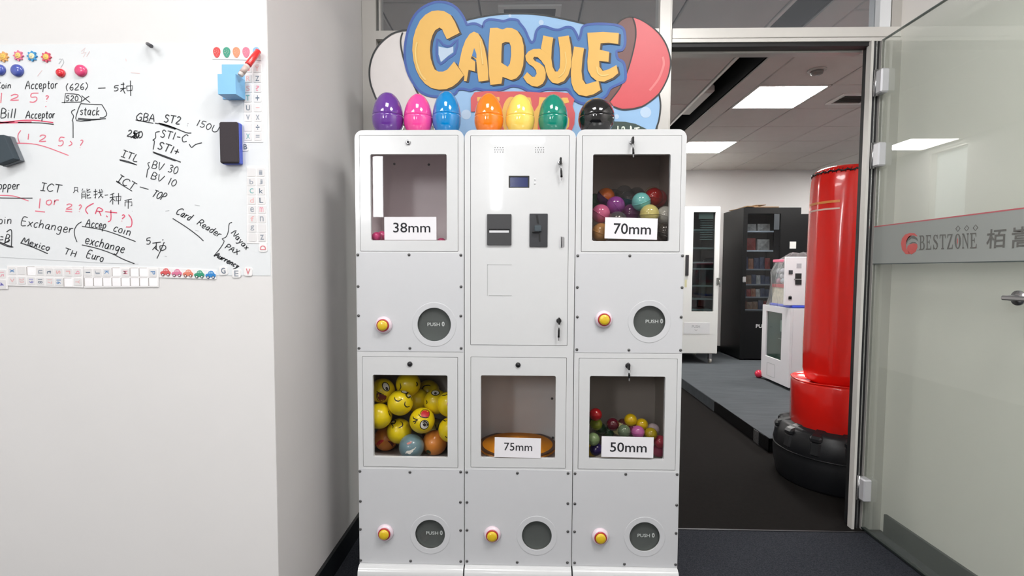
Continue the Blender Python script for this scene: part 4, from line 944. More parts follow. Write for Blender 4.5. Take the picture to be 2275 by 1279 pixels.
for q in ([(985,1195),(997,1195),(997,1235),(985,1235)],[(1025,1205),(1040,1197),(1056,1203),(1060,1235),(1048,1235),(1044,1212),(1034,1212),(1032,1235),(1024,1235)],[(1105,1200),(1112,1190),(1122,1205),(1122,1235),(1106,1235)],[(1145,1212),(1195,1205),(1196,1216),(1176,1220),(1178,1240),(1164,1240),(1163,1221),(1146,1223)]):
    bb.prism(sp(q,0,True), [], YSG-0.0042, YSG-0.0036)
bb.build('banner_letters', M_GW, sign)
MB().box(K5((1100,1300)).x, K5((1140,1300)).x, YSG+0.010, YSG+0.14, ztop, ztop+0.012).build('stand_foot', M_BLACK, sign)
MB().box(K5((2100,1300)).x, K5((2140,1300)).x, YSG+0.010, YSG+0.14, ztop, ztop+0.012).build('stand_foot', M_BLACK, sign)

# ================================================================ whiteboard and what sticks to it
YWB = YL-0.0012
B = lambda px, py: (lambda p: (p.x, p.z))(atY(px, py, YWB))
cA = lambda u,v: (u/4.2625, 60+v/4.2625); cB = lambda u,v: (240+u/4.2625, 60+v/4.2625)
cC = lambda u,v: (u/3.9975, 340+v/3.9975); cD = lambda u,v: (240+u/3.9975, 340+v/3.9975)
PXM = YWB/FPX*1.0
M_WB = mat('whiteboard_film', (228,231,233), 0.12, noise=0.006, scale=3, coat=0.5)
x0, zt_ = B(300, 97); x1 = B(597, 400)[0]; x1 = min(B(584,110)[0], XR-0.006); zb_ = B(585, 612)[1]
wb = MB().box(-2.4, XR-0.004, YL-0.0012, YL, zb_, zt_).build('whiteboard', M_WB, None, 'glossy white writing film on the bright wall, covered in black and red handwriting', cat='whiteboard')
M_BK = mat('marker_black', (52,54,58), 0.6); M_RD = mat('marker_red', (226,112,132), 0.6); M_RD2 = mat('marker_strong_red', (222,70,104), 0.6); M_GY = mat('marker_faint', (178,180,184), 0.7)
YI = YWB-0.0004
G = {
'A':(8,['0,0 4,10 7.5,0','1.5,4 6.5,4']), 'B':(7,['1,0 1,10 5,9.5 6,8 4.5,5.5 1,5','4,5.5 6.5,3.5 5.5,.7 1,0']), 'C':(8,['7.5,8.5 5,10 2,8 .5,4.5 2,1 4.5,0 7.5,1.5']),
'D':(7,['1,0 1,10 5,8.5 6.5,5 5,1 1,0']), 'E':(7,['6,10 1,10 1,0 6.5,.3','1,5.2 5.5,5.4']), 'G':(8.5,['7.5,8.7 5,10 2,8 .5,4.5 2,1 5,0 7.5,2 7.5,4.5 4.5,4.3']),
'H':(8,['1,0 1,10','6.8,0 6.8,10','1,5 6.8,5.3']), 'I':(6,['0,10 6,10','3,10 3,0','0,0 6,0']), 'K':(7,['1,0 1,10','6,9.5 1,5 6.5,0']), 'L':(6.5,['1,10 .6,0 6,.4']),
'M':(10,['0,0 2,10 5,3 8,10 10,0']), 'N':(8,['0,0 1,10 6.5,0 7.5,10']), 'O':(8,['4,10 1,8 .5,4 2.5,.3 5.5,.5 7.5,4 6.8,8.5 4,10']), 'P':(7,['1,0 1.2,10 5,9.8 6.5,8 5,5.5 1.2,4.8']),
'R':(7.5,['1,0 1.2,10 5,9.8 6.3,8 5,5.5 1.2,5','3.5,5.2 7,0']), 'S':(7,['6.3,8.5 4,10 1.5,8.8 1.8,6.5 4.8,4.5 6,2.5 4,.2 .5,1.2']), 'T':(8,['0,10 8,9.8','4,9.9 3.8,0']),
'U':(8,['.8,10 .6,3 2.5,.2 5.5,.5 7,3.5 7.2,10']), 'V':(8,['0,10 3.6,0 7.5,10']), 'X':(8,['0,10 7,0','7,10 0,0']), 'Y':(7,['0,10 3.5,5 7,10','3.5,5 3.2,0']),'Z':(7,['0,10 7,10 0,0 7,0']),
'a':(6,['5,5.5 2.5,6 .7,3.5 1.5,.5 4,1 5,5.5 4.8,1 6,.2']), 'b':(6,['1,10 .8,0','.9,4 3,6 5.2,4 4.5,.8 1,.5']), 'c':(5.2,['5,5 3,6 1,4 1.2,1 3,0 5,1']), 'd':(6,['5,10 5,0','5,5 2.5,6 .7,3 2,0 5,1.5']),
'e':(5.5,['.8,3 4.8,3.6 4,5.8 2,6 .6,3.5 1.5,.5 4,0 5.3,1.2']), 'g':(6,['5,5.5 2.5,6 .8,3.5 2,1 4.6,2 5,5.5 4.6,-2.5 2.5,-4 .5,-3']), 'h':(6,['1,10 .8,0','.9,3.5 3,6 4.8,4.5 5,0']), 'i':(2.6,['1,6 1,0','1.1,8 1.3,8.6']),
'k':(5.5,['1,10 .8,0','4.8,6 1,3 5,0']), 'l':(2.6,['1.3,10 1,0']), 'm':(8.5,['.8,6 .8,0','.8,4 2.5,6 4,5 4,0','4,4 6,6 7.5,5 7.6,0']), 'n':(6,['.8,6 .8,0','.8,4 3,6 4.8,4.8 5,0']), 'o':(5.6,['3,6 .9,4.5 .8,1.8 2.6,0 4.8,1.5 4.8,4.5 3,6']),
'p':(6,['1,6 .8,-4','1,4.8 3.2,6 5.2,4 4,1 1,1']), 'r':(4.6,['.8,6 .8,0','.8,3.5 2.2,5.6 4.4,5.8']), 's':(4.8,['4.5,5.3 2.5,6 1,4.6 4,2.4 3.2,.2 .6,.6']), 't':(4.4,['2,9 2,.8 4,.2','.2,6 4.2,6.2']), 'u':(6,['.8,6 .8,1.5 2.5,0 4.8,1.6 5,6','5,6 5.2,0']),
'v':(5,['.5,6 2.5,0 4.8,6']), 'x':(5.5,['.5,6 5,0','5,6 .5,0']), 'y':(5.6,['.6,6 2.8,1','5.2,6 2.2,-3.5 .4,-3.8']), 'w':(8,['.5,6 2,.3 4,5 5.6,.3 7.6,6']),
'0':(6.5,['3.2,10 .8,7 .9,2.5 3,0 5.4,2.5 5.5,7 3.2,10']), '1':(3,['1.6,10 1.3,0']), '2':(6.5,['.8,8 2.8,10 5.4,8.4 4.4,5 .5,.4 6.2,.4']), '3':(6,['.8,9 3.2,10 5,8 2.6,5.6 5,3.5 3.6,.4 .6,1']), '4':(6.5,['4.5,10 .6,3.5 6,3.5','4.6,6 4.4,0']),
'5':(6.5,['5.8,10 1.6,9.8 1.2,5.8 4.4,6 5.4,3 3.4,.2 .6,.8']), '6':(6,['4.8,10 1.6,6.5 .8,2.5 3,0 5.2,1.8 4.6,4.4 1.4,3.6']), '7':(6,['.6,10 5.6,10 2,0']), '8':(6,['3,5 1,7.5 3,10 5,7.8 3,5 .8,2.3 3,0 5.2,2.4 3,5']), '9':(6,['5,8 2.6,10 1,7.4 3,5 5,8 4,0']),
'(':(4,['3.2,11 .8,7 .9,3 2.8,-1']), ')':(4,['.8,11 3,7 2.8,3 .6,-1']), '?':(5.5,['.8,8.5 2.6,10 4.6,8 2.6,4.6 2.6,3','2.5,.6 2.7,.1']), '-':(7,['1,4.6 6,4.8']), '+':(7,['3.5,8 3.3,1','.6,4.6 6.4,4.8']), ':':(2.5,['1.2,6 1.3,5.4','1.2,2 1.3,1.4']), '.':(2,['1,.4 1.2,0']), ' ':(4,[]),
'\u6b62':(8,[]),
}
def parse(s): return [tuple(float(v) for v in q.split(',')) for q in s.split()]
def word(mb, text, b0, b1, cap, w, slant=0.1, fn=None, jit=0.25):
    """hand lettering along a baseline from b0 to b1 (photo-crop units), drawn on the board plane"""
    tot = sum(G[c][0]+1.2 for c in text)-1.2; bx_, by_ = b1[0]-b0[0], b1[1]-b0[1]; L = math.hypot(bx_,by_); ux,uy = bx_/L,by_/L; vx,vy = uy,-ux
    k = L/tot; x = 0
    for c in text:
        gw, st = G[c]
        for s_ in st:
            P = parse(s_); pts=[]
            for (a,b_) in P:
                a += random.uniform(-jit,jit); b_ += random.uniform(-jit,jit)
                X = (x+a)*k + slant*b_*cap/10; Y = b_*cap/10
                pts.append(fn(b0[0]+ux*X+vx*Y, b0[1]+uy*X+vy*Y))
            if len(pts) > 2: pts = [q[:2] for q in smooth_line([(*p,0) for p in pts], 3)]
            mb.ribbon([B(*p) for p in pts], w*1.15*PXM, YI)
        x += gw+1.2
def strokes(mb, lst, w, fn, sm=3):
    for pts in lst:
        P = [fn(*p) for p in pts]
        if sm and len(P) > 2: P = [q[:2] for q in smooth_line([(*p,0) for p in P], sm)]
        mb.ribbon([B(*p) for p in P], w*1.15*PXM, YI)
def note(words=(), lines=(), m=M_BK, w=1.7, fn=cA, lw=None, sm=3):
    mb = MB()
    for wd in words: word(mb, *wd[:4], w, *(wd[4:] or (0.1,)), fn=fn)
    strokes(mb, lines, lw or w, fn, sm)
    return mb.build('handwriting', m, wb)
note([('Coin',(-38,582),(104,582),60),('Acceptor',(238,588),(545,580),78)], w=1.8)
note([('(626)',(622,602),(832,592),62)], w=1.7)
note([], [[(930,580),(1000,577)]], w=1.7)
note([('5',(1075,608),(1125,606),52)], [[(1145,545),(1180,540)],[(1140,585),(1195,578)],[(1168,525),(1170,600),(1185,630)],[(1168,585),(1140,612)],[(1200,560),(1255,556),(1250,600),(1205,604),(1200,560)],[(1236,508),(1238,652)]], w=1.8, sm=0)
note([('2',(92,695),(185,692),55),('5',(275,715),(365,712),85),('?',(425,705),(462,705),55)], [[(16,622),(8,720)],[(432,748),(438,758)]], m=M_RD, w=2.0)
note([('520',(622,702),(742,700),50)], [[(585,715),(680,712),(775,710)],[(612,722),(620,630),(700,634),(745,640),(775,670),(770,710)],[(775,650),(815,685),(855,716)],[(845,655),(812,675),(780,702)]], w=1.7, sm=0)
note([('Bill',(2,862),(150,862),88),('Acceptor',(245,866),(520,862),72)], [[(170,905),(380,908),(510,922)]], w=2.0)
note([], [[(0,905),(100,895),(300,882),(505,905)],[(0,912),(60,905),(140,896)],[(0,900),(80,908),(300,898)]], m=M_RD2, w=2.2)
note([('stack',(755,832),(940,836),78)], [[(765,725),(860,732),(965,735)],[(965,735),(1012,820),(985,855),(945,858)],[(765,725),(735,800),(726,886),(860,884)],[(740,865),(870,873),(1003,868)],[(735,876),(860,882),(960,872)],[(712,780),(682,796),(680,815),(698,845),(685,885),(692,905),(693,1050)]], w=1.8)
note([('(',(160,1082),(195,1082),95),('1',(255,1065),(280,1065),55),('2',(365,1085),(440,1082),62),('5',(545,1128),(605,1130),85),(')',(645,1120),(680,1128),40),('?',(742,1145),(778,1150),82)], [[(135,1098),(300,1105),(400,1125),(500,1158),(650,1216)]], m=M_RD, w=1.9)
note([('GBA',(262,885),(440,898),72)], [[(262,880),(340,895),(430,912)],[(445,910),(480,916)]], fn=cB, w=2.0)
note([('ST2',(525,898),(680,922),72),(':',(738,940),(755,945),50)], [[(480,910),(620,952),(740,1000),(790,1003)]], fn=cB, w=2.2)
note([], [[(480,912),(560,930),(650,965)],[(490,920),(570,945),(640,968)]], fn=cB, w=2.4)
note([('150U',(832,932),(1035,1002),62)], [], fn=cB, w=1.7)
note([('250',(178,1035),(325,1052),62)], [[(215,1050),(300,990)],[(240,1000),(285,1055)],[(225,1035),(260,1055),(300,1020)],[(255,990),(250,1052)]], fn=cB, w=2.2)
note([('ST1-C',(490,1040),(745,1092),72)], [[(770,1108),(792,1140),(830,1112),(890,1096)],[(490,990),(452,1000),(452,1048),(425,1072),(440,1082),(428,1160)]], fn=cB, w=1.9)
note([('ST1+',(462,1150),(662,1218),72)], [[(425,1182),(560,1230),(690,1280)],[(432,1190),(560,1240),(640,1268)]], fn=cB, w=2.2)
note([('ITL',(122,1225),(278,1278),66)], [[(110,1256),(190,1272),(275,1308)],[(112,1262),(200,1285),(262,1302)]], fn=cB, w=1.9)
note([('BV 30',(382,132),(615,188),68)], [[(372,82),(354,92),(366,128),(350,150)]], fn=cD, w=1.8)
note([('BV 10',(375,225),(598,300),62)], [[(352,150),(342,216)]], fn=cD, w=1.8)
note([('ICT',(72,246),(225,330),66)], [[(74,252),(140,292),(215,338)],[(283,300),(360,322)]], fn=cD, w=1.9)
note([('TOP',(382,385),(492,420),66,0.3)], [], fn=cD, w=2.0)
note([('Card',(596,535),(722,602),66,0.25)], [[(575,580),(700,660),(800,735),(848,780)]], fn=cD, w=2.0)
note([('Reader',(784,628),(985,748),56,0.25)], [], fn=cD, w=1.9)
note([], [[(1102,614),(1076,630),(1070,690),(1050,742),(1014,762),(1032,782),(1000,840),(940,914)]], fn=cD, w=1.7)
note([('Nayax',(1092,712),(1225,862),52,0.1)], [], fn=cD, w=1.9)
note([('PAX',(1035,842),(1150,905),46,0.2)], [], fn=cD, w=1.9)
note([('Aurrency',(942,915),(1148,1022),44,0.3)], [], fn=cD, w=2.6)
note([('5',(338,812),(385,806),55)], [[(395,800),(470,790)],[(430,790),(428,860)],[(430,820),(395,860)],[(410,835),(450,870)],[(460,825),(505,820),(512,850),(470,865),(460,825)],[(500,790),(470,860),(435,935)],[(485,775),(490,765)]], fn=cD, w=1.9)
note([('Hopper',(-70,320),(172,322),72)], [[(0,398),(130,400),(290,400)]], fn=cC, w=1.9)
note([], [[(0,375),(90,378),(150,388),(255,425)]], fn=cC, m=M_RD, w=1.9)
note([('ICT',(358,330),(540,352),68)], [], fn=cC, w=1.9)
def ch(lst, bx0, by0, s_, fn=cC): return [[fn(bx0+x*s_, by0+y*s_) for x,y in l] for l in lst]
mb = MB()
def zh(lst, bx0, by0, s_, w=1.8):
    for l in lst:
        mb.ribbon([B(*cC(bx0+x*s_/10, by0+y*s_/10)) for x,y in l], w*PXM, YI)
zh([[(2,0),(8,0),(8,5),(2,5),(2,0)],[(3,6),(0,10)],[(7,6),(9,9)]], 652, 305, 48)
zh([[(2,0),(1,2.5),(4.5,2.5)],[(1,4),(1,10)],[(1,4),(4.5,4),(4.5,10)],[(1,6),(4.5,6)],[(1,8),(4.5,8)],[(6,0),(6,3.6),(9.6,3.2)],[(9,0.6),(6,2.2)],[(6,5),(6,9.2),(10,8.8)],[(9,5.6),(6,7.2)]], 718, 315, 92)
zh([[(2,0),(2,10),(1,9)],[(0,3),(4,2.4)],[(0,6.5),(4.2,5.2)],[(4.5,4),(10,3)],[(6.3,0.6),(7,6),(10,9.6),(10,8)],[(9,5),(5,9.8)],[(8,0.5),(9.2,1.8)]], 832, 318, 84)
zh([[(0,0),(10,-1)]], 930, 374, 30)
zh([[(4,0),(0.5,1.5)],[(0,4),(5,3.2)],[(2.7,1),(2.7,10)],[(2.7,4.4),(0,8)],[(2.8,5),(5,7)],[(5.6,3),(9.8,2.6),(9.4,6.4),(6,6.8),(5.6,3)],[(7.7,0),(7.7,10)]], 975, 355, 102)
zh([[(9,0),(1,1.6)],[(1.6,3),(1.6,8)],[(1.6,3),(9,3),(9,7),(7.6,7.2)],[(5.2,1),(5,10.5)]], 1098, 408, 82)
zh([[(0,0),(.6,1)]], 1175, 515, 14)
mb.build('handwriting', M_BK, wb)
note([('1',(338,490),(362,490),85),('or',(405,462),(520,462),78)], [[(313,514),(400,523)]], fn=cC, m=M_RD, w=2.1)
note([('2',(582,500),(645,500),50),('?',(688,520),(722,522),62)], [[(582,515),(642,522)]], fn=cC, m=M_RD, w=2.0)
note([('R',(838,540),(905,558),62),('?',(1066,602),(1100,608),60)], [[(832,445),(775,478),(762,510),(782,540)],[(935,520),(1040,530)],[(985,505),(985,590),(960,610)],[(945,555),(955,568)],[(1142,545),(1170,590),(1166,650),(1120,655)]], fn=cC, m=M_RD2, w=2.0)
note([('oin',(-15,628),(102,628),70),('Exchanger',(182,638),(640,712),74)], [], fn=cC, w=1.8)
note([], [[(725,610),(685,638),(660,690),(668,745),(685,790)]], fn=cC, w=1.8)
note([('Accep',(758,650),(940,672),66)], [[(728,650),(880,675),(1000,708),(1205,785)]], fn=cC, w=1.9)
note([('coin',(1000,690),(1155,735),70)], [], fn=cC, w=1.9)
note([('exchange',(750,800),(1098,886),76)], [[(728,815),(860,845),(990,890),(1090,940),(1195,982)]], fn=cC, w=2.0)
note([('Mexico',(188,800),(435,868),56)], [[(183,797),(300,838),(425,893)]], fn=cC, w=2.2)
note([('TH',(562,892),(672,925),54)], [], fn=cC, w=1.9)
note([('Euro',(762,922),(912,968),68)], [], fn=cC, w=1.9)
note([('B',(40,790),(82,795),70)], [[(0,770),(30,768)],[(5,740),(30,745)],[(60,700),(90,680),(105,700),(102,830)],[(0,790),(60,815),(120,835)],[(0,800),(60,826),(110,836)],[(30,805),(90,770)]], fn=cC, w=2.0)
note([], [[(0,925),(300,940),(730,965),(900,975),(1230,985)]], fn=cC, m=M_GY, w=0.8)
note([('7',(548,350),(580,352),45)], [[(590,300),(605,335),(575,385)]], fn=cA, m=M_GY, w=1.4)
M_FP = mat('marker_faint_pink', (224,200,200), 0.7)
for l in ([(770,230),(810,195),(790,240)],[(770,250),(815,240),(790,285)],[(850,230),(820,280)],[(355,465),(400,410)],[(1192,300),(1196,325)],[(1240,432),(1325,440)]): note([], [l], fn=cA, m=M_FP, w=1.3, sm=0)
for l in ([(510,515),(545,510)],[(770,460),(815,468)],[(775,685),(805,692)],[(505,915),(525,918)]): note([], [l], fn=cD, m=M_GY, w=1.1, sm=0)
# --- sheets, tiles and magnets
YS0 = YWB-0.0001
def slab(mb, px0, px1, py0, py1, th, y=None, rot=0.0, r=0.0):
    y = YS0 if y is None else y
    a = B(px0, py1); b = B(px1, py0)
    pts = rrect(a[0], b[0], a[1], b[1], r*PXM, 3) if r else [(a[0],a[1]),(b[0],a[1]),(b[0],b[1]),(a[0],b[1])]
    if rot:
        cx_,cz_=(a[0]+b[0])/2,(a[1]+b[1])/2; c,s_=math.cos(rot),math.sin(rot); pts=[(cx_+(x-cx_)*c-(z-cz_)*s_, cz_+(x-cx_)*s_+(z-cz_)*c) for x,z in pts]
    return mb.prism(pts, [], y-th, y)
def quad(mb, P, th, y=None):
    y = YS0 if y is None else y; return mb.prism([B(*p) for p in P], [], y-th, y)
M_FOAM = mat('white_foam_sheet', (238,236,236), 0.6); M_FOAM2 = mat('greyish_foam_tile', (224,222,222), 0.6); M_SOCK = mat('empty_tile_socket', (250,248,250), 0.6); M_EDGE = mat('tile_edge_grey', (178,172,170), 0.6)
PAL = {'p':(226,150,166),'b':(72,130,184),'k':(96,110,128),'g':(92,168,168),'v':(122,120,190),'r':(222,118,128),'n':(150,156,166),'o':(226,176,176)}
def pal(c): return mat('print_'+c, PAL[c], 0.6)
def letter(parent, ch_, px, py, hpx, c, rot=0.0, y=None, wf=0.75):
    m = MB(); x, z = B(px, py); h = hpx*PXM; w = h*wf*(0.3 if ch_ in 'Il1' else (1.25 if len(ch_)>1 else 1))
    if ch_ in '=': h *= .5
    if ch_ == '-': h *= .14
    txt_xz(m, ch_, x-w/2, x+w/2, z-h/2, z+h/2, (YS0-0.0026) if y is None else y, rot, 0.01); return m.build('printed_letter', pal(c), parent)
def tile_grid(parent, cells, hh, ww):
    for (px,py,ch_,c,rot) in cells:
        m = MB()
        if ch_ is None:
            slab(m, px-ww/2, px+ww/2, py-hh/2, py+hh/2, 0.0006, YS0-0.0016, r=2)
            t_ = m.build('empty_socket', M_SOCK, parent)
            e = MB(); slab(e, px-ww/2-1.2, px-ww/2, py-hh/2, py+hh/2, 0.0008, YS0-0.0016); slab(e, px-ww/2, px+ww/2-2, py-hh/2-1.0, py-hh/2, 0.0008, YS0-0.0016); e.build('socket_edge', M_EDGE, t_)
        else:
            slab(m, px-ww/2+.8, px+ww/2-.8, py-hh/2+.8, py+hh/2-.8, 0.0009, YS0-0.0016, r=2)
            t_ = m.build('letter_tile', M_FOAM2, parent); letter(t_, ch_, px, py, hh*0.58, c, rot)
H_ = -math.pi/2
s1_ = MB(); quad(s1_, [(187.5,639),(353,637.5),(354,594),(187,592)], 0.0016)
s1_ = s1_.build('letter_sheet', M_FOAM, None, 'white foam letter sheet with a row of empty sockets beside the toy car sheet', cat='letter sheet', group='foam letter sheets around the whiteboard')
# letters read sideways on this sheet
tile_grid(s1_, [(197,605,'I','k',H_),(218,605,'J','n',H_),(238.5,605,'K','b',H_),(260,604,None,'',0),(280,605,'M','p',H_),(300,604.5,None,'',0),(320,604.5,None,'',0),(341,606,'P','b',H_)]+[(198.5+20.4*i,626,None,'',0) for i in range(8)], 18, 18)
s2_ = MB(); quad(s2_, [(15.5,634),(186,638.5),(186,592),(17,590)], 0.0016)
s2_ = s2_.build('letter_sheet', M_FOAM, None, 'foam sheet with sideways numbers 16 to 20 under the whiteboard', cat='letter sheet', group='foam letter sheets around the whiteboard')
tile_grid(s2_, [(28.5,601.5,'x','b',H_),(49,601,' ','n',H_),(71,602,None,'',0),(91,603.5,'u','n',H_),(111,604,'t','k',H_),(131,604.5,'s','o',H_),(153,605,'r','o',H_),(173,605,'q','p',H_),(29,622.5,'<','o',math.pi/2),(50,623,'20','o',H_),(71,624,'19','v',H_),(91,624.5,'18','k',H_),(112,625.5,'17','o',H_),(132,626,'16','b',H_),(153,627,None,'',0),(174,626,'Y','o',H_)], 18, 18)
s3_ = MB(); slab(s3_, -30, 16.5, 598, 641.5, 0.0022)
s3_ = s3_.build('letter_sheet', M_FOAM, None, 'foam sheet corner with a pink and a violet letter at the far left', cat='letter sheet', group='foam letter sheets around the whiteboard')
tile_grid(s3_, [(5,609,'15','p',H_),(5,631,'4','v',H_)], 20, 20)
# right column sheets
s4_ = MB(); quad(s4_, [(543,316),(585,316),(582,142),(543,142)], 0.0014)
s4_ = s4_.build('letter_sheet', M_FOAM, None, 'upper foam letter sheet at the right edge, with Z and arithmetic signs', cat='letter sheet', group='foam letter sheets around the whiteboard')
tile_grid(s4_, [(552,153,'Q','r',0),(552,175,'R','o',0),(552,197,'S','o',0),(551.5,218,'T','g',0),(552,240,'U','k',0),(552,261,'v','n',0),(552,283,' ','n',0),(552,303,'X','g',0),(572,153,'Y','o',0),(572.5,175,'Z','k',0),(573,196.5,'?','p',0),(573,218,'+','k',0),(573.5,239.5,'-','o',0),(573.5,261,'x','n',0),(573.5,283,'÷','k',0),(573.5,303,'=','n',0)], 19.5, 18)
b_ = MB(); slab(b_, 539, 552, 319, 335, 0.0016, YS0, r=2); b_ = b_.build('letter_magnet', M_FOAM, None, 'loose letter B beside the blue backed eraser', cat='letter magnet', group='loose letter magnets'); letter(b_, 'B', 546, 326, 11, 'k')
s5_ = MB(); quad(s5_, [(549,540),(595,541),(590,370),(549,370)], 0.0014)
s5_ = s5_.build('letter_sheet', M_FOAM, None, 'lower foam letter sheet at the right edge, with small letters b to z', cat='letter sheet', group='foam letter sheets around the whiteboard')
tile_grid(s5_, [(560,383,' ','n',0),(559.5,404,'b','n',0),(560,424,'C','g',0),(560.5,445,'d','o',0),(561,465.5,'e','n',0),(561.5,486,'f','o',0),(561.5,506.5,'g','n',0),(562,527,' ','n',0),(580,383,'i','n',0),(580.5,404,'j','n',0),(581,424,'k','k',0),(581.5,445,'L','k',0),(582,465.5,'m','p',0),(582.5,486,'n','n',0),(583,506.5,' ','n',0),(583,527,'z','n',0)], 19.5, 18)
for (px,py,c_,col_,lb,rt) in ((585,550,'D','r','pink letter D lying on its side at the lower right corner',-H_),(497,601,'G','k','grey letter G right of the toy car sheet',0.1),(526,607,'E','n','grey letter E between the letters G and V',0),(552,603,'V','r','pink letter V near the lower right corner of the whiteboard',-0.05)):
    q = MB(); slab(q, px-9, px+9, py-9.5, py+9.5, 0.0018, YS0, rt if abs(rt)<1 else 0, r=4); q = q.build('letter_magnet', M_FOAM, None, lb, cat='letter magnet', group='loose letter magnets'); letter(q, c_, px, py, 13, col_, rt)
# strawberries
sb = MB(); quad(sb, [(472,131.5),(580,134),(580,100),(472,104)], 0.0014)
sb = sb.build('strawberry_sheet', M_FOAM, None, 'strip of five coloured strawberries at the top right of the whiteboard', cat='sticker sheet')
STR = [(482.5,(214,66,66)),(504.5,(52,150,124)),(526,(236,142,104)),(547.5,(224,116,142)),(570.5,(126,178,216))]
for px,c in STR:
    x,z = B(px,117); w=9.6*PXM; h=11.5*PXM
    pts=[(x+w*math.sin(t)*(1-0.22*(1-math.cos(t))/2*1.6), z+h*math.cos(t)) for t in [2*math.pi*i/24 for i in range(24)]]
    s_ = MB().prism(pts, [], YS0-0.0026, YS0-0.0013).build('strawberry', mat('straw_%d'%px, c, 0.45), sb)
    sd = MB()
    for (a,b) in ((-.45,.3),(0,.45),(.4,.25),(-.25,-.1),(.2,-.15),(-.05,.12),(0,-.5),(-.5,0),(.5,0)): sd.prism(circle(x+a*w, z+b*h, .55*PXM, 6), [], YS0-0.0029, YS0-0.0025)
    sd.build('seeds', mat('straw_seed', (246,214,204), 0.5), s_)
# toy cars
cs = MB(); quad(cs, [(355,616),(481,620),(481.5,600),(355,594)], 0.0018)
cs = cs.build('toy_car_sheet', M_FOAM, None, 'strip of five little coloured cars below the whiteboard', cat='sticker sheet')
for px,py,c in ((369,605,(214,86,88)),(394,606.5,(220,120,154)),(419,607.5,(226,128,104)),(444,609.5,(44,150,116)),(469,610.5,(42,130,200))):
    k = 1.0
    out = [(-11,3.5),(-11.5,0),(-9,-2.5),(-6,-3),(-4,-7.5),(0,-9.2),(4,-8.8),(7,-5),(8.5,-2.8),(11,-1),(11.3,3.5),(8,5),(-8,5)]
    cr = MB().prism([B(px+a*k,py+b*k) for a,b in out], [], YS0-0.0030, YS0-0.0017).build('toy_car', mat('car_%d'%px, c, 0.4), cs)
    wn = MB(); wn.prism([B(px+a,py+b) for a,b in ((-4.3,-3.2),(-2.6,-6.6),(0,-7.6),(0,-3.0))], [], YS0-0.0033, YS0-0.0029); wn.prism([B(px+a,py+b) for a,b in ((1,-3),(1,-7.4),(3.6,-7),(5.6,-3.4))], [], YS0-0.0033, YS0-0.0029); wn.build('car_window', mat('car_window_%d'%px, tuple(min(255,int(v*.5+120)) for v in c), 0.4), cr)
    for a in (-5.5,6):
        x,z = B(px+a,py+5); wh = MB().prism(circle(x,z,3.4*PXM,14),[],YS0-0.0034,YS0-0.0029); wh.build('car_wheel', mat('car_tyre_%d'%px, tuple(int(v*.55) for v in c), 0.5), cr)
        MB().prism(circle(x,z,1.7*PXM,10),[],YS0-0.0038,YS0-0.0033).build('wheel_hub', M_SOCK, cr)
# flower magnets
for px,py,c,ci,lb in ((9.5,127,(224,170,104),(248,196,92),'orange flower magnet at the left edge of the flower row'),(42.5,124.5,(222,118,148),(250,208,120),'pink flower magnet, second in the flower row'),(73,125.5,(64,150,204),(244,232,190),'blue flower magnet with a pale centre'),(104.5,127.5,(214,86,108),(250,206,104),'red flower magnet with a yellow centre, right end of the flower row')):
    x,z = B(px,py); r=11.5*PXM
    pts=[(x+r*(0.86+0.17*math.cos(8*t))*math.cos(t), z+r*(0.86+0.17*math.cos(8*t))*math.sin(t)) for t in [2*math.pi*i/64 for i in range(64)]]
    f_=thing('flower_magnet', lb, 'magnet', (x,YS0,z), 'flower magnets on the whiteboard')
    MB().prism(pts,[],YS0-0.004,YS0).build('petals', mat('petal_%d'%px,c,0.45), f_)
    MB().lathe([(0.0,-0.006),(r*.35,-0.0057),(r*.55,-0.0048),(r*.56,-0.004)], (x,YS0,z), 20, axis='Y').build('flower_centre', mat('flower_centre_%d'%px,ci,0.45), f_)
    e_=MB()
    for a in (-.2,.2): e_.prism(circle(x+a*r,z+.12*r,.05*r,8),[],YS0-0.0064,YS0-0.0058)
    e_.ribbon([(x+a*r,z-.12*r-.1*r*math.cos(a*5)) for a in (-.22,-.1,0,.1,.22)], .05*r, YS0-0.0064); e_.build('smile', pal('k'), f_)
for px,py,rx,c,lb in ((2,156,12,(80,96,180),'blue round magnet cut off at the left edge'),(40.5,157.5,13.5,(76,92,176),'blue round magnet left of the red ones'),(137,163,9.3,(224,44,58),'small bright red round magnet'),(181.5,158,13,(226,72,122),'large rose pink round magnet')):
    x,z=B(px,py); r=rx*PXM
    m_=MB().lathe([(r,0.0),(r,-0.004),(r*.93,-0.008),(r*.7,-0.0115),(r*.35,-0.013),(0,-0.0133)], (x,YS0,z), 28, axis='Y'); m_.build('round_magnet', mat('magnet_%d'%px,c,0.2,coat=.5), None, lb, cat='magnet', group='round magnets on the whiteboard')
# marker cap, marker, box, erasers
a=atY(327,96.5,YWB-0.008); b=atY(336,102.5,YWB-0.030)
t=thing('hook','small dark grey peg sticking out at the top edge of the whiteboard','peg',(a.x,YWB,a.z))
MB().tube([(a.x,YWB,a.z),(a.x+.001,YWB-.008,a.z-.001),(b.x,b.y,b.z)],[0.0045,0.0052,0.0058],12).build('peg_body', mat('peg_grey',(84,84,88),0.4), t)
MB().tube([(a.x-.003,YWB,a.z+.0015),(a.x-.001,YWB-.003,a.z)],0.0036,10).build('peg_tip', M_KEY, t)
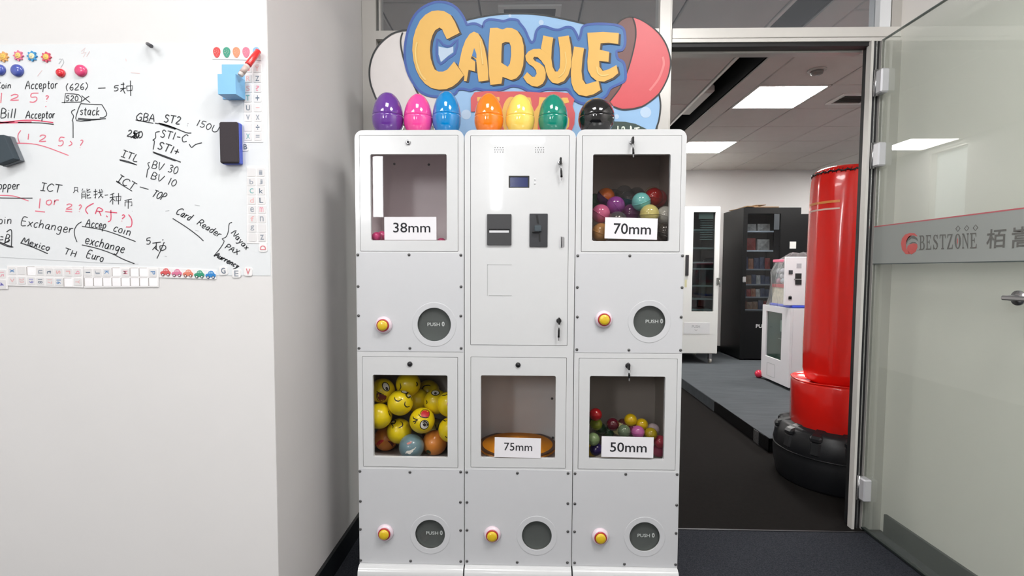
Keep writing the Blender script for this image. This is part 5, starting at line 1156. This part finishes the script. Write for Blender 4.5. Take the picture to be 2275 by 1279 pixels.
# light blue box (open tray with a raised back)
yb0=YWB; D=0.055
def fr(px,py,y): p=atY(px,py,y); return p
q0=fr(483,164,yb0-D); q1=fr(524,209,yb0-D)
bxx0,bxx1,bz0,bz1=q0.x,q1.x,q1.z,q0.z
t=thing('pen_box','light blue open pen box fixed to the whiteboard','box',((bxx0+bxx1)/2,yb0,bz0))
M_LB=mat('light_blue_plastic',(128,188,232),0.35); wl=0.002
MB().box(bxx0,bxx1,yb0-D,yb0-D+wl,bz0,bz1).build('front_wall',M_LB,t,bevel=.0005)
MB().box(bxx0,bxx0+wl,yb0-D+wl,yb0,bz0,bz1).build('side_wall',M_LB,t); MB().box(bxx1-wl,bxx1,yb0-D+wl,yb0,bz0,bz1).build('side_wall',M_LB,t)
MB().box(bxx0+wl,bxx1-wl,yb0-D+wl,yb0,bz0,bz0+wl).build('bottom',M_LB,t)
zt1=fr(510,143,yb0-0.002).z; MB().box(fr(494,150,yb0).x,bxx1,yb0-0.003,yb0,bz0+wl,zt1).build('back_plate',M_LB,t,bevel=.0005)
# red marker stuck diagonally
A_=atY(533,168,YWB-0.050); B_=atY(575,112,YWB-0.012)
t=thing('marker_pen','white board marker with a red cap leaning out of the blue box','marker',A_)
L=B_-A_; P=lambda f: A_+L*f
MB().tube([P(0),P(.02),P(.42)],[0.0070,0.0082,0.0084],16).build('barrel', mat('marker_barrel',(214,204,200),0.3), t)
MB().tube([P(.10),P(.34)],[0.0086,0.0086],16).build('barrel_label', mat('marker_label',(196,176,170),0.4), t)
MB().tube([P(.42),P(.45),P(.98),P(1)],[0.0096,0.0098,0.0088,0.0060],16).build('cap', mat('marker_cap_red',(218,50,50),0.25,coat=.3), t)
MB().tube([P(.40),P(.425)],[0.0090,0.0090],16).build('collar', mat('marker_collar_red',(190,50,60),0.3), t)
# whiteboard eraser, blue back and dark felt
D=0.030
q0=fr(485.5,270,YWB-D); q1=fr(529,362,YWB-D)
t=thing('board_eraser','dark board eraser with a blue back, right half of the whiteboard','eraser',((q0.x+q1.x)/2,YWB,q1.z),'board erasers')
MB().bbox(q0.x,q1.x,YWB-D,YWB-0.018,q1.z,q0.z,0.004).build('felt',mat('eraser_felt',(58,52,56),0.9,bump=.3,bscale=500),t)
MB().bbox(q0.x-.0005,q1.x+.0005,YWB-0.020,YWB-0.001,q1.z-.0005,q0.z+.0005,0.003).build('back',mat('eraser_blue',(72,92,196),0.35),t)
MB().bbox(q0.x+.004,q1.x-.004,YWB-0.0012,YWB,q1.z+.004,q0.z-.004,0.0003).build('magnet_strip',M_KEY,t)
# second eraser cut off at the left edge, turned
P4=[atY(px,py,YWB-0.034) for px,py in ((-30,300),(8,299),(31,352),(-8,366))]
o4=[(p.x,p.z) for p in P4]
t=thing('board_eraser','slate grey eraser turned askew at the left edge','eraser',(o4[1][0],YWB,o4[2][1]),'board erasers')
MB().prism(o4,[],YWB-0.034,YWB-0.014).build('felt',mat('eraser_slate',(56,68,76),0.7),t,bevel=.002)
MB().prism([(x+(.0015 if i in (1,2) else -.001), z-(.0012 if i>1 else -.001)) for i,(x,z) in enumerate(o4)],[],YWB-0.014,YWB-0.0005).build('back',mat('eraser_grey_back',(112,118,124),0.4),t,bevel=.001)
# ================================================================ back room: red standing bag
BX, BY = atY(1858, 1000, 3.18).x, 3.18
bag = thing('punching_bag', 'tall red standing punching bag on a black base behind the door frame', 'punching bag', (BX, BY, 0))
M_BAG = mat('red_vinyl', (240,34,26), 0.20, noise=0.03, scale=6, coat=0.5, bump=0.6, bscale=12, stretch=(1,1,0.16))
M_BAGT = mat('black_base_plastic', (26,27,30), 0.38, bump=0.15, bscale=300)
def wob(a, h): return 0.012*math.sin(5*a+1.3*h)+0.008*math.sin(11*a+2*h)+0.005*math.sin(17*a-3*h)
zb = 0.60; zt = 1.895
MB().lathe([(0.05,zb),(0.150,zb+.004),(0.185,zb+.03),(0.200,zb+.09),(0.203,zb+.25),(0.199,zb+.6),(0.196,zb+.95),(0.192,zt-.10),(0.187,zt-.03),(0.181,zt)], (BX,BY,0), 96, wob=wob, cap=False).build('bag_body', M_BAG, bag)
MB().lathe([(0.183,zt+.002),(0.176,zt+.020),(0.150,zt+.036),(0.08,zt+.046),(0.0,zt+.048)], (BX,BY,0), 60, wob=lambda a,h: 0.012*math.sin(30*a), cap=False).build('bag_lid', M_BAG, bag)
MB().tube([(BX+0.186*math.cos(t), BY+0.186*math.sin(t), zt+.002+0.004*math.sin(26*t)) for t in [2*math.pi*i/208 for i in range(208)]], 0.0042, 6, closed=True).build('black_lacing', M_KEY, bag)
st = MB()
for i in range(52):
    t = 2*math.pi*i/52; c_, s_ = math.cos(t), math.sin(t)
    st.tube([(BX+0.188*c_,BY+0.188*s_,zt-.010),(BX+0.187*math.cos(t+.06),BY+0.187*math.sin(t+.06),zt+.014)], 0.0020, 4)
st.build('stitches', M_KEY, bag, kind='stuff')
MB().lathe([(0.262,0.335),(0.266,0.34),(0.266,0.61),(0.262,0.630),(0.255,0.625),(0.235,0.610),(0.10,0.600)], (BX,BY,0), 80, wob=lambda a,h: 0.006*math.sin(6*a), cap=False).build('red_collar', M_BAG, bag)
MB().tube([(BX+0.264*math.cos(t), BY+0.264*math.sin(t), 0.628+0.003*math.sin(5*t)) for t in [2*math.pi*i/80 for i in range(80)]], 0.0045, 8, closed=True).build('collar_piping', M_BAG, bag)
def cyl_patch(z0, z1, a0, a1, r, n=14):
    vs=[];
    for i in range(n+1):
        t=a0+(a1-a0)*i/n; 
        for z in (z0,z1): vs.append((BX+r*(1+wob(t,z))*math.cos(t), BY+r*(1+wob(t,z))*math.sin(t), z))
    return vs,[(2*i,2*i+2,2*i+3,2*i+1) for i in range(n)]
va = math.atan2(-BY, -BX)      # direction of the camera seen from the bag
MB().add(*cyl_patch(1.708,1.722, va-1.35, va-0.15, 0.1975)).build('orange_stripe', mat('stripe_orange',(240,150,74),0.4), bag)
MB().add(*cyl_patch(1.668,1.678, va-1.35, va-0.15, 0.1980)).build('pale_stripe', mat('stripe_pale',(244,206,190),0.4), bag)
def wobb(a, h): return 0.0
MB().lathe([(0.33,0.0),(0.338,0.015),(0.354,0.10),(0.358,0.165),(0.352,0.20),(0.354,0.205),(0.340,0.285),(0.328,0.325),(0.31,0.345),(0.24,0.352),(0.232,0.42),(0.0,0.42)], (BX,BY,0), 72).build('base', M_BAGT, bag)
MB().tube([(BX+0.356*math.cos(t), BY+0.356*math.sin(t), 0.200) for t in [2*math.pi*i/72 for i in range(72)]], 0.004, 6, closed=True).build('base_rim', M_BAGT, bag)
for i in range(12):
    t = 2*math.pi*(i+.35)/12; M = Matrix.Translation((BX,BY,0)) @ Matrix.Rotation(t,4,'Z')
    q = MB(); q.bbox(0.235,0.350,-0.034,0.034,0.322,0.362,0.012); q.v=[(v[0],v[1],v[2]-max(0,(v[0]-.25))*.32) for v in q.v]; q.v=[tuple(M@Vector(v)) for v in q.v]
    rb_ = q.build('base_rib', M_BAGT, bag)
    q = MB(); q.bbox(0.336,0.362,-0.030,0.030,0.215,0.300,0.010); q.v=[(v[0]-(v[2]-.2)*.16,v[1],v[2]) for v in q.v]; q.v=[tuple(M@Vector(v)) for v in q.v]; q.build('side_lug', M_BAGT, bag)
# ================================================================ white cabinet with toy dispenser
KX = atZ(1752, 868, PZ).x; ky0 = atZ(1752, 868, PZ).y; ky1 = ky0+0.60
ktop = atY(1756, 685, ky0).z
M_W2 = mat('white_steel', (222,220,224), 0.35, noise=0.004)
cabn = thing('storage_cabinet', 'low white cabinet with a dark glass door, left of the red bag', 'cabinet', (KX+0.28, (ky0+ky1)/2, PZ))
z0 = PZ+0.03
MB().box(KX+.02, KX+0.62, ky0, ky1, z0, ktop).build('carcass', M_W2, cabn, bevel=0.003)
a = atX(1697, 688, KX); b = atX(1737, 800, KX)
wy1 = atX(1702, 740, KX).y; wy0 = atX(1737, 740, KX).y; wz1 = atX(1702, 690, KX).z; wz0 = atX(1737, 802, KX).z
dr = MB().prism([(ky0,z0),(ky1,z0),(ky1,ktop),(ky0,ktop)], [[(wy0,wz0),(wy1,wz0),(wy1,wz1),(wy0,wz1)]], KX-0.004, KX+0.019, plane='YZ').build('door', M_W2, cabn, bevel=0.002)
MB().box(KX+.010, KX+.013, wy0-.005, wy1+.005, wz0-.005, wz1+.005).build('door_glass', glassmat('cabinet_glass', (226,236,232), 0.02, 1.3), dr)
MB().box(KX+.0140, KX+.0185, wy0-.005, wy1+.005, wz0-.005, wz1+.005).build('glass_backing', mat('smoked_backing', (84,92,90), 0.3), dr)
MB().box(KX+.0134, KX+.0139, wy0+.02, wy0+.06, wz0+.30, wz0+.42).box(KX+.0134, KX+.0139, wy0+.02, wy0+.10, wz0+.22, wz0+.225).build('inner_fitting', mat('inner_fitting_grey', (196,200,200), 0.5), dr)
e = MB(); ya, yb2 = atX(1722, 826, KX).y, atX(1704, 826, KX).y; za, zc_ = atX(1712, 836, KX).z, atX(1712, 806, KX).z
e.prism([(p[0],p[1]) for p in rrect(ya,yb2,za,zc_,.012,4)], [[(p[0],p[1]) for p in rrect(ya+.004,yb2-.004,za+.004,zc_-.004,.009,4)]], KX-.0052, KX-.0038, plane='YZ'); e.build('pressed_outline', gm, dr)
for (u,v) in ((KX+.06,ky0+.06),(KX+.06,ky1-.06),(KX+.55,ky0+.06),(KX+.55,ky1-.06)): MB().lathe([(.022,0),(.022,.012),(.012,.016),(.012,.03)], (u,v,PZ), 14).build('foot', M_BLACK, cabn)
# toy dispenser with a clear case, under a plastic bag
g = thing('toy_dispenser', 'white toy dispenser with a clear capsule case and blue tray on the cabinet', 'dispenser', (KX+.2, ky0+.25, ktop))
px0_ = atY(1745, 640, ky0+0.02).x; ptop = atY(1760, 570, ky0+0.02).z
tr = MB().bbox(KX+.01, KX+.46, ky0+.005, ky0+.50, ktop+.001, ktop+.028, .01); tr.build('blue_tray', mat('blue_tray', (38,64,186), 0.3, coat=.3), g)
pnl = MB().bbox(px0_, px0_+.34, ky0+.02, ky0+.06, ktop+.028, ptop, .006).build('white_panel', M_W2, g)
yq = ky0+.02
def pq(px_, py_): p = atY(px_, py_, yq); return p.x, p.z
def prect(x0,y0,x1,y1,name,m,th=.006):
    a=pq(x0,y1); b=pq(x1,y0); return MB().bbox(a[0],b[0],yq-th,yq+.001,a[1],b[1],.001).build(name,m,pnl)
prect(1752,600,1761,609,'display',mat('grey_dark',(58,60,64),.4)); prect(1769.5,585,1781,596,'sticker',mat('grey_sticker',(172,172,178),.6),.001)
prect(1766.5,607,1780.5,619,'bill_slot',M_KEY); prect(1766.5,621,1780.5,632,'coin_slot',M_KEY); prect(1764,619,1780,621,'slot_lip',M_CHROME)
x_,z_=pq(1755,660); MB().lathe([(.016,0),(.016,-.006),(.0,-.006)],(x_,yq,z_),18,axis='Y').box(x_-.016,x_+.016,yq-.006,yq,z_-.022,z_).build('coin_return',mat('grey_dark',(58,60,64),.4),pnl)
cy0, cy1 = ky0+.065, ky0+.46; cxl = KX+.03
MB().box(cxl, cxl+.36, cy0, cy1, ktop+.028, ktop+.20).build('lower_drum', mat('drum_cream',(206,196,170),.4,noise=.2,scale=30), g)
MB().box(cxl-.004, cxl+.364, cy0-.002, cy1+.004, ktop+.20, ktop+.235).build('red_band', mat('red_band',(186,30,40),.3), g)
cs_ = MB().box(cxl, cxl+.36, cy0, cy1, ktop+.236, ptop-.05); cs_.build('clear_case', glassmat('case_plastic',(236,238,240),.03,1.2,haze=.06), g)
MB().bbox(cxl-.004, cxl+.364, cy0-.002, cy1+.004, ptop-.049, ptop-.02,.004).build('pink_lid', mat('pink_lid',(206,104,132),.35), g)
cols=[(206,190,196),(150,70,100),(200,206,210),(120,130,136),(178,100,128),(226,222,226)]
for lay in range(3):
    for i in range(4):
        r_=.030; p=(cxl+.034+ (0.004 if lay%2 else 0), cy0+.045+i*.095+(.02 if lay%2 else 0), ktop+.267+lay*.054)
        if p[1]+r_>cy1: continue
        ci=random.randrange(6); nm=('pearly','wine','silver','grey','dusky pink','white')[ci]
        MB().sphere(p,r_,14,8).build('toy_capsule', ball_mats('d%d'%ci,cols[ci]), None, '%s toy capsule in the %s layer of the clear case, %s from the front'%(nm,('bottom','middle','top')[lay],('first','second','third','last')[i]), cat='capsule', group='toy capsules in the clear case')
# draped clear bag
dpb = MB(); N=40
random.seed(3); prof=[(0.0,0.0),(0.35,0.005),(0.75,0.10),(0.95,0.26),(1.0,0.42),(1.04,0.62),(1.1,0.70)]
bcx, bcy = cxl+.16, (cy0+cy1)/2-.02; H_b = ptop+.045; vs=[];n=44
ph=[random.uniform(0,6.28) for _ in range(8)]
for (f,dz) in prof:
    for i in range(n):
        t=2*math.pi*i/n; sq=1/max(abs(math.cos(t)),abs(math.sin(t)))**.75
        w_=1+.035*math.sin(7*t+ph[0]+dz*9)+.03*math.sin(13*t+ph[1]-dz*12)+.02*math.sin(21*t+ph[2])
        zz=H_b-dz*(H_b-ktop-.03)/.70 + .012*math.sin(5*t+ph[3])*(f>0.1)
        vs.append((bcx+.215*f*sq*w_*math.cos(t), bcy+.245*f*sq*w_*math.sin(t), zz if dz<.69 else ktop+.006))
m_=len(prof)
dpb.add(vs,[(j*n+i,j*n+(i+1)%n,(j+1)*n+(i+1)%n,(j+1)*n+i) for j in range(m_-1) for i in range(n)],True)
# cut the side where the white panel stands free of the bag
dpb.f=[f_ for f_ in dpb.f if not (sum(dpb.v[k][1] for k in f_)/4 < ky0+.07)]; dpb.sm=[True]*len(dpb.f)
dpb.build('plastic_bag', glassmat('thin_plastic_film',(238,240,242),.12,2.2,haze=.10,hazecol=(210,212,214)), None, 'crinkled clear plastic bag draped over the toy dispenser', cat='bag')
p=atZ(1686,833,PZ+.03); MB().sphere((p.x,p.y,PZ+.045),.045,20,14).build('toy_ball', ball_mats('floor_red',(200,40,70)), None, 'red ball on the grey carpet behind the low white cabinet', cat='ball')
# ================================================================ tall white vending machine
WY = 6.55
wxr = atY(1598, 620, WY).x; wxl = wxr-0.80; wzt = atY(1560, 458, WY).z; wzb = atY(1560, 786, WY).z
M_W3 = mat('white_fridge_enamel', (212,214,212), 0.35, noise=.004)
w = thing('vending_machine', 'tall white vending machine with a long narrow glass door in the back room', 'vending machine', ((wxl+wxr)/2, WY+.35, PZ))
gl = rect_w = (atY(1539,580,WY).x, atY(1588,580,WY).x, atY(1565,692,WY).z, atY(1565,471,WY).z)
MB().prism([(wxl,wzb),(wxr,wzb),(wxr,wzt),(wxl,wzt)], [[(gl[0]-.01,gl[2]-.01),(gl[1]+.01,gl[2]-.01),(gl[1]+.01,gl[3]+.01),(gl[0]-.01,gl[3]+.01)]], WY+.03, WY+.05).prism([(wxl,wzb),(wxr,wzb),(wxr,wzt),(wxl,wzt)], [], WY+.05, WY+.75, cap0=False).build('body', M_W3, w)
d_ = MB().prism([(wxl,wzb+.01),(wxr-.005,wzb+.01),(wxr-.005,wzt-.01),(wxl,wzt-.01)], [[(gl[0],gl[2]),(gl[1],gl[2]),(gl[1],gl[3]),(gl[0],gl[3])]], WY, WY+.03).build('door', M_W3, w, bevel=.003)
MB().box(gl[0]-.005,gl[1]+.005,WY+.031,WY+.035,gl[2]-.005,gl[3]+.005).build('door_glass', glassmat('fridge_glass',(196,208,208),.02,1.5), d_)
cb_ = MB(); X0,X1,Y0,Y1,Z0,Z1=gl[0]-.03,gl[1]+.03,WY+.06,WY+.6,gl[2]-.02,gl[3]+.02
cb_.add([(X0,Y0,Z0),(X1,Y0,Z0),(X1,Y0,Z1),(X0,Y0,Z1),(X0,Y1,Z0),(X1,Y1,Z0),(X1,Y1,Z1),(X0,Y1,Z1)],[(4,5,6,7),(0,1,5,4),(2,3,7,6),(0,3,7,4),(1,2,6,5)]); cb_.build('interior', mat('fridge_interior',(70,80,84),.5), w)
M_SHELF = mat('shelf_steel',(180,186,190),.35,metal=.3)
for py in (511,551,583,597,635,664,688):
    z=atY(1560,py,WY+.12).z; MB().box(gl[0]-.02,gl[1]+.02,WY+.10,WY+.5,z-.008,z+.008).build('shelf', M_SHELF, w)
for i in range(9):
    z=atY(1575,490+i*5.2,WY+.08).z; MB().box((gl[0]+gl[1])/2-.03,gl[1]-.01,WY+.075,WY+.080,z-.004,z+.004).build('vent_slat', M_SHELF, w)
MB().box(gl[0]+.09,gl[1]-.006,WY+.07,WY+.078,atY(1570,486,WY+.07).z,atY(1570,473,WY+.07).z).build('paper_notice', mat('paper_notice',(226,232,228),.6), w)
MB().box(gl[0]+.22,gl[0]+.28,WY+.3,WY+.4,gl[2]+.05,gl[2]+.55).build('inner_column', mat('inner_column',(150,158,162),.5), w)
a=atY(1519,741,WY);b=atY(1577,716,WY)
fl_=MB().prism([(a.x,a.z),(b.x,a.z),(b.x,b.z),(a.x,b.z)],[],WY-.004,WY-.0002).build('delivery_flap', mat('flap_white',(206,208,210),.35), d_, bevel=.001)
tt=MB(); a=atY(1537,728,WY);b=atY(1555,722,WY); txt_xz(tt,'PUSH',a.x,b.x,a.z,b.z,WY-.0045,0,.01); c_=atY(1546,733,WY); tt.prism([(c_.x-.022,c_.z+.008),(c_.x,c_.z-.010),(c_.x+.022,c_.z+.008),(c_.x+.014,c_.z+.008),(c_.x,c_.z-.002),(c_.x-.014,c_.z+.008)],[],WY-.0050,WY-.0042); tt.build('push_lettering', mat('grey_print',(150,152,156),.6), fl_)
a=atY(1522,612,WY);b=atY(1530,566,WY); MB().bbox(a.x,b.x,WY-.02,WY+.001,a.z,b.z,.004).build('door_handle', mat('dark_grip',(40,40,44),.4), d_)
a=atY(1521,638,WY);b=atY(1526,621,WY); MB().box(a.x,b.x,WY-.002,WY-.0002,a.z,b.z).build('yellow_sticker', mat('faded_sticker',(200,198,160),.6), d_)
c_=atY(1596.5,622,WY); MB().bbox(c_.x-.03,c_.x+.012,WY-.03,WY+.001,c_.z-.055,c_.z+.03,.006).tube([(c_.x,WY-.03,c_.z),(c_.x+.005,WY-.035,c_.z-.09)],.006,8).build('door_lock', mat('lock_nickel',(120,122,118),.3,metal=.6), d_)
for X_ in (wxl+.08, wxr-.07):
    for Y_ in (WY+.07, WY+.66):
        cs2=MB().lathe([(.030,-.014),(.032,-.012),(.032,.012),(.030,.014)],(X_,Y_,PZ+.033),18,axis='X').build('caster_wheel', mat('caster_grey',(170,168,160),.5), w)
        MB().box(X_-.020,X_+.020,Y_-.02,Y_+.02,PZ+.050,wzb).build('caster_fork', M_CHROME, cs2)
# ================================================================ black vending machine
KY=6.85; kxl=atY(1648,620,KY).x; kxr=atY(1777,560,KY).x; kzt=atY(1700,460.5,KY).z; kyb=YB-.03
M_BV=mat('black_enamel',(7,8,10),.35,noise=.02,spec=.3)
k_=thing('vending_machine','large black vending machine with lit shelves of snacks by the back wall','vending machine',((kxl+kxr)/2,KY+.3,PZ))
g0=(atY(1658,600,KY).x, atY(1731,600,KY).x, atY(1690,692,KY).z, atY(1690,474,KY).z)
MB().prism([(kxl,PZ+.02),(kxr,PZ+.02),(kxr,kzt),(kxl,kzt)],[[(g0[0],g0[2]),(g0[1],g0[2]),(g0[1],g0[3]),(g0[0],g0[3])]],KY,KY+.03).prism([(kxl,PZ+.02),(kxr,PZ+.02),(kxr,kzt),(kxl,kzt)],[],KY+.03,kyb,cap0=False).build('body',M_BV,k_)
MB().box(g0[0]-.003,g0[1]+.003,KY+.004,KY+.008,g0[2]-.003,g0[3]+.003).build('window_glass',glassmat('dark_shop_glass',(206,210,214),.02,1.4),k_)
MB().box(g0[0]-.02,g0[1]+.02,KY+.031,KY+.45,g0[2]-.02,g0[2]-.015).add([(X,Y,Z) for X in (g0[0]-.02,g0[1]+.02) for Y in (KY+.031,KY+.42) for Z in (g0[2]-.02,g0[3]+.02)],[(0,1,3,2),(4,5,7,6),(2,3,7,6),(1,3,7,5)]).build('interior',mat('black_interior',(44,48,54),.5),k_)
M_LED=mat('lit_shelf_edge',(214,220,224),.4,emit=.35)
shy=[513,556,597.5,631,659,687]
xs0,xs1=atY(1659,600,KY+.1).x, atY(1716,600,KY+.1).x
PK=[((178,58,52),'red'),((196,120,80),'orange'),((120,70,50),'brown'),((206,200,190),'pale'),((70,80,110),'blue grey'),((160,120,90),'tan')]
random.seed(11)
rowname=['top','second','third','fourth','fifth','lowest']
for si,py in enumerate(shy):
    z=atY(1690,py,KY+.10).z
    s_=MB().box(g0[0]-.02,xs1,KY+.10,KY+.40,z-.010,z).build('shelf',M_SHELF,k_)
    MB().box(g0[0]-.015,xs1,KY+.094,KY+.0995,z-.016,z+.002).build('shelf_edge', M_LED if si<2 else M_SHELF, s_)
    nn=(2,2,5,6,6,5)[si]; hh=(.11,.17,.17,.13,.12,.12)[si]; wd=(xs1-g0[0]-.02)/nn
    for i in range(nn):
        c,nm=PK[(0,3) [i%2]] if si==1 else (PK[3] if si==0 else random.choice(PK))
        xa=g0[0]+.01+i*wd; h2=hh*random.uniform(.8,1)
        q=MB()
        x1_=xa+wd*.86; tb=.012
        q.add([(xa,KY+.125,z+.0005),(x1_,KY+.125,z+.0005),(x1_,KY+.18,z+.0005),(xa,KY+.18,z+.0005),(xa,KY+.135,z+h2),(x1_,KY+.135,z+h2),(x1_,KY+.165,z+h2),(xa,KY+.165,z+h2),((xa+x1_)/2,KY+.112,z+h2*.5),((xa+x1_)/2,KY+.19,z+h2*.5)],
              [(3,2,1,0),(4,5,6,7),(0,1,8),(1,5,8),(5,4,8),(4,0,8),(2,3,9),(3,7,9),(7,6,9),(6,2,9),(1,2,6,5),(3,0,4,7)])
        form='box' if si<2 else 'packet'
        t_=q.build('snack_'+form, mat('pack_'+nm.replace(' ','_'),c,.4,noise=.35,scale=25), None, '%s snack %s, %s shelf of the black vending machine, %s from the left'%(nm,form,rowname[si],('first','second','third','fourth','fifth','sixth')[i]), cat='snack', group='snacks on the %s shelf of the black machine'%rowname[si])
a=atY(1754,552,KY);b=atY(1768.5,536.5,KY); MB().box(a.x,b.x,KY-.004,KY-.0002,a.z,b.z).build('white_keypad',mat('keypad_white',(206,206,204),.5),k_)
a=atY(1718,547,KY);b=atY(1733,511,KY); MB().box(a.x,b.x,KY-.003,KY-.0002,a.z,b.z).build('dark_display',mat('dark_display',(8,9,12),.1),k_)
a=atY(1719,510,KY);b=atY(1732,475,KY); MB().box(a.x,b.x,KY-.003,KY-.0002,a.z,b.z).build('grey_panel',mat('dark_grey_panel',(58,64,70),.3),k_)
c_=atY(1652,619,KY); MB().bbox(c_.x-.02,c_.x+.025,KY-.03,KY,c_.z-.05,c_.z+.03,.008).build('door_lock',M_CHROME,k_)
tt=MB(); a=atY(1679,728,KY);b=atY(1708,720,KY); txt_xz(tt,'PUSH',a.x,b.x,a.z,b.z,KY-.002,0,.02); tt.build('push_lettering',mat('white_print',(206,206,208),.6),k_)
for X_ in (kxl+.05,kxr-.05):
    for Y_ in (KY+.05,kyb-.08): MB().lathe([(.025,0),(.025,.02)],(X_,Y_,PZ),12).build('foot',M_BLACK,k_)
# cardboard scraps on top, second dark machine
M_CB=mat('cardboard',(150,120,88),.8)
cb2=thing('cardboard_sheet','crumpled brown cardboard lying on the black vending machine','cardboard',(kxl+.2,KY+.2,kzt))
MB().add([(kxl-.02,KY+.45,kzt+.004),(kxl+.16,KY+.02,kzt+.030),(kxl+.30,KY+.02,kzt+.034),(kxl+.20,KY+.5,kzt+.01),(kxl-.02,KY+.45,kzt+.010),(kxl+.16,KY+.02,kzt+.036),(kxl+.30,KY+.02,kzt+.040),(kxl+.20,KY+.5,kzt+.016)],[(0,1,2,3),(4,5,6,7),(0,1,5,4),(1,2,6,5),(2,3,7,6),(3,0,4,7)]).build('flap',M_CB,cb2)
MB().box(kxl+.14,kxl+.46,KY+.0,KY+.4,kzt+.0005,kzt+.012).box(kxl+.05,kxl+.2,KY+.02,KY+.3,kzt+.012,kzt+.024).build('folded_layer',M_CB,cb2)
k2=thing('vending_machine','second dark machine mostly hidden behind the red bag','vending machine',(kxr+.45,KY+.4,PZ))
z2=atY(1785,475,KY+.05).z
MB().bbox(kxr+.02,kxr+.85,KY+.05,kyb,PZ+.02,z2,.006).build('body',M_BV,k2); MB().box(kxr+.12,kxr+.6,KY+.044,KY+.05,PZ+.6,z2-.15).build('front_panel',mat('dark_grey_panel',(58,64,70),.3),k2)
for X_ in (kxr+.08,kxr+.78): MB().lathe([(.025,0),(.025,.02)],(X_,KY+.1,PZ),12).build('foot',M_BLACK,k2)
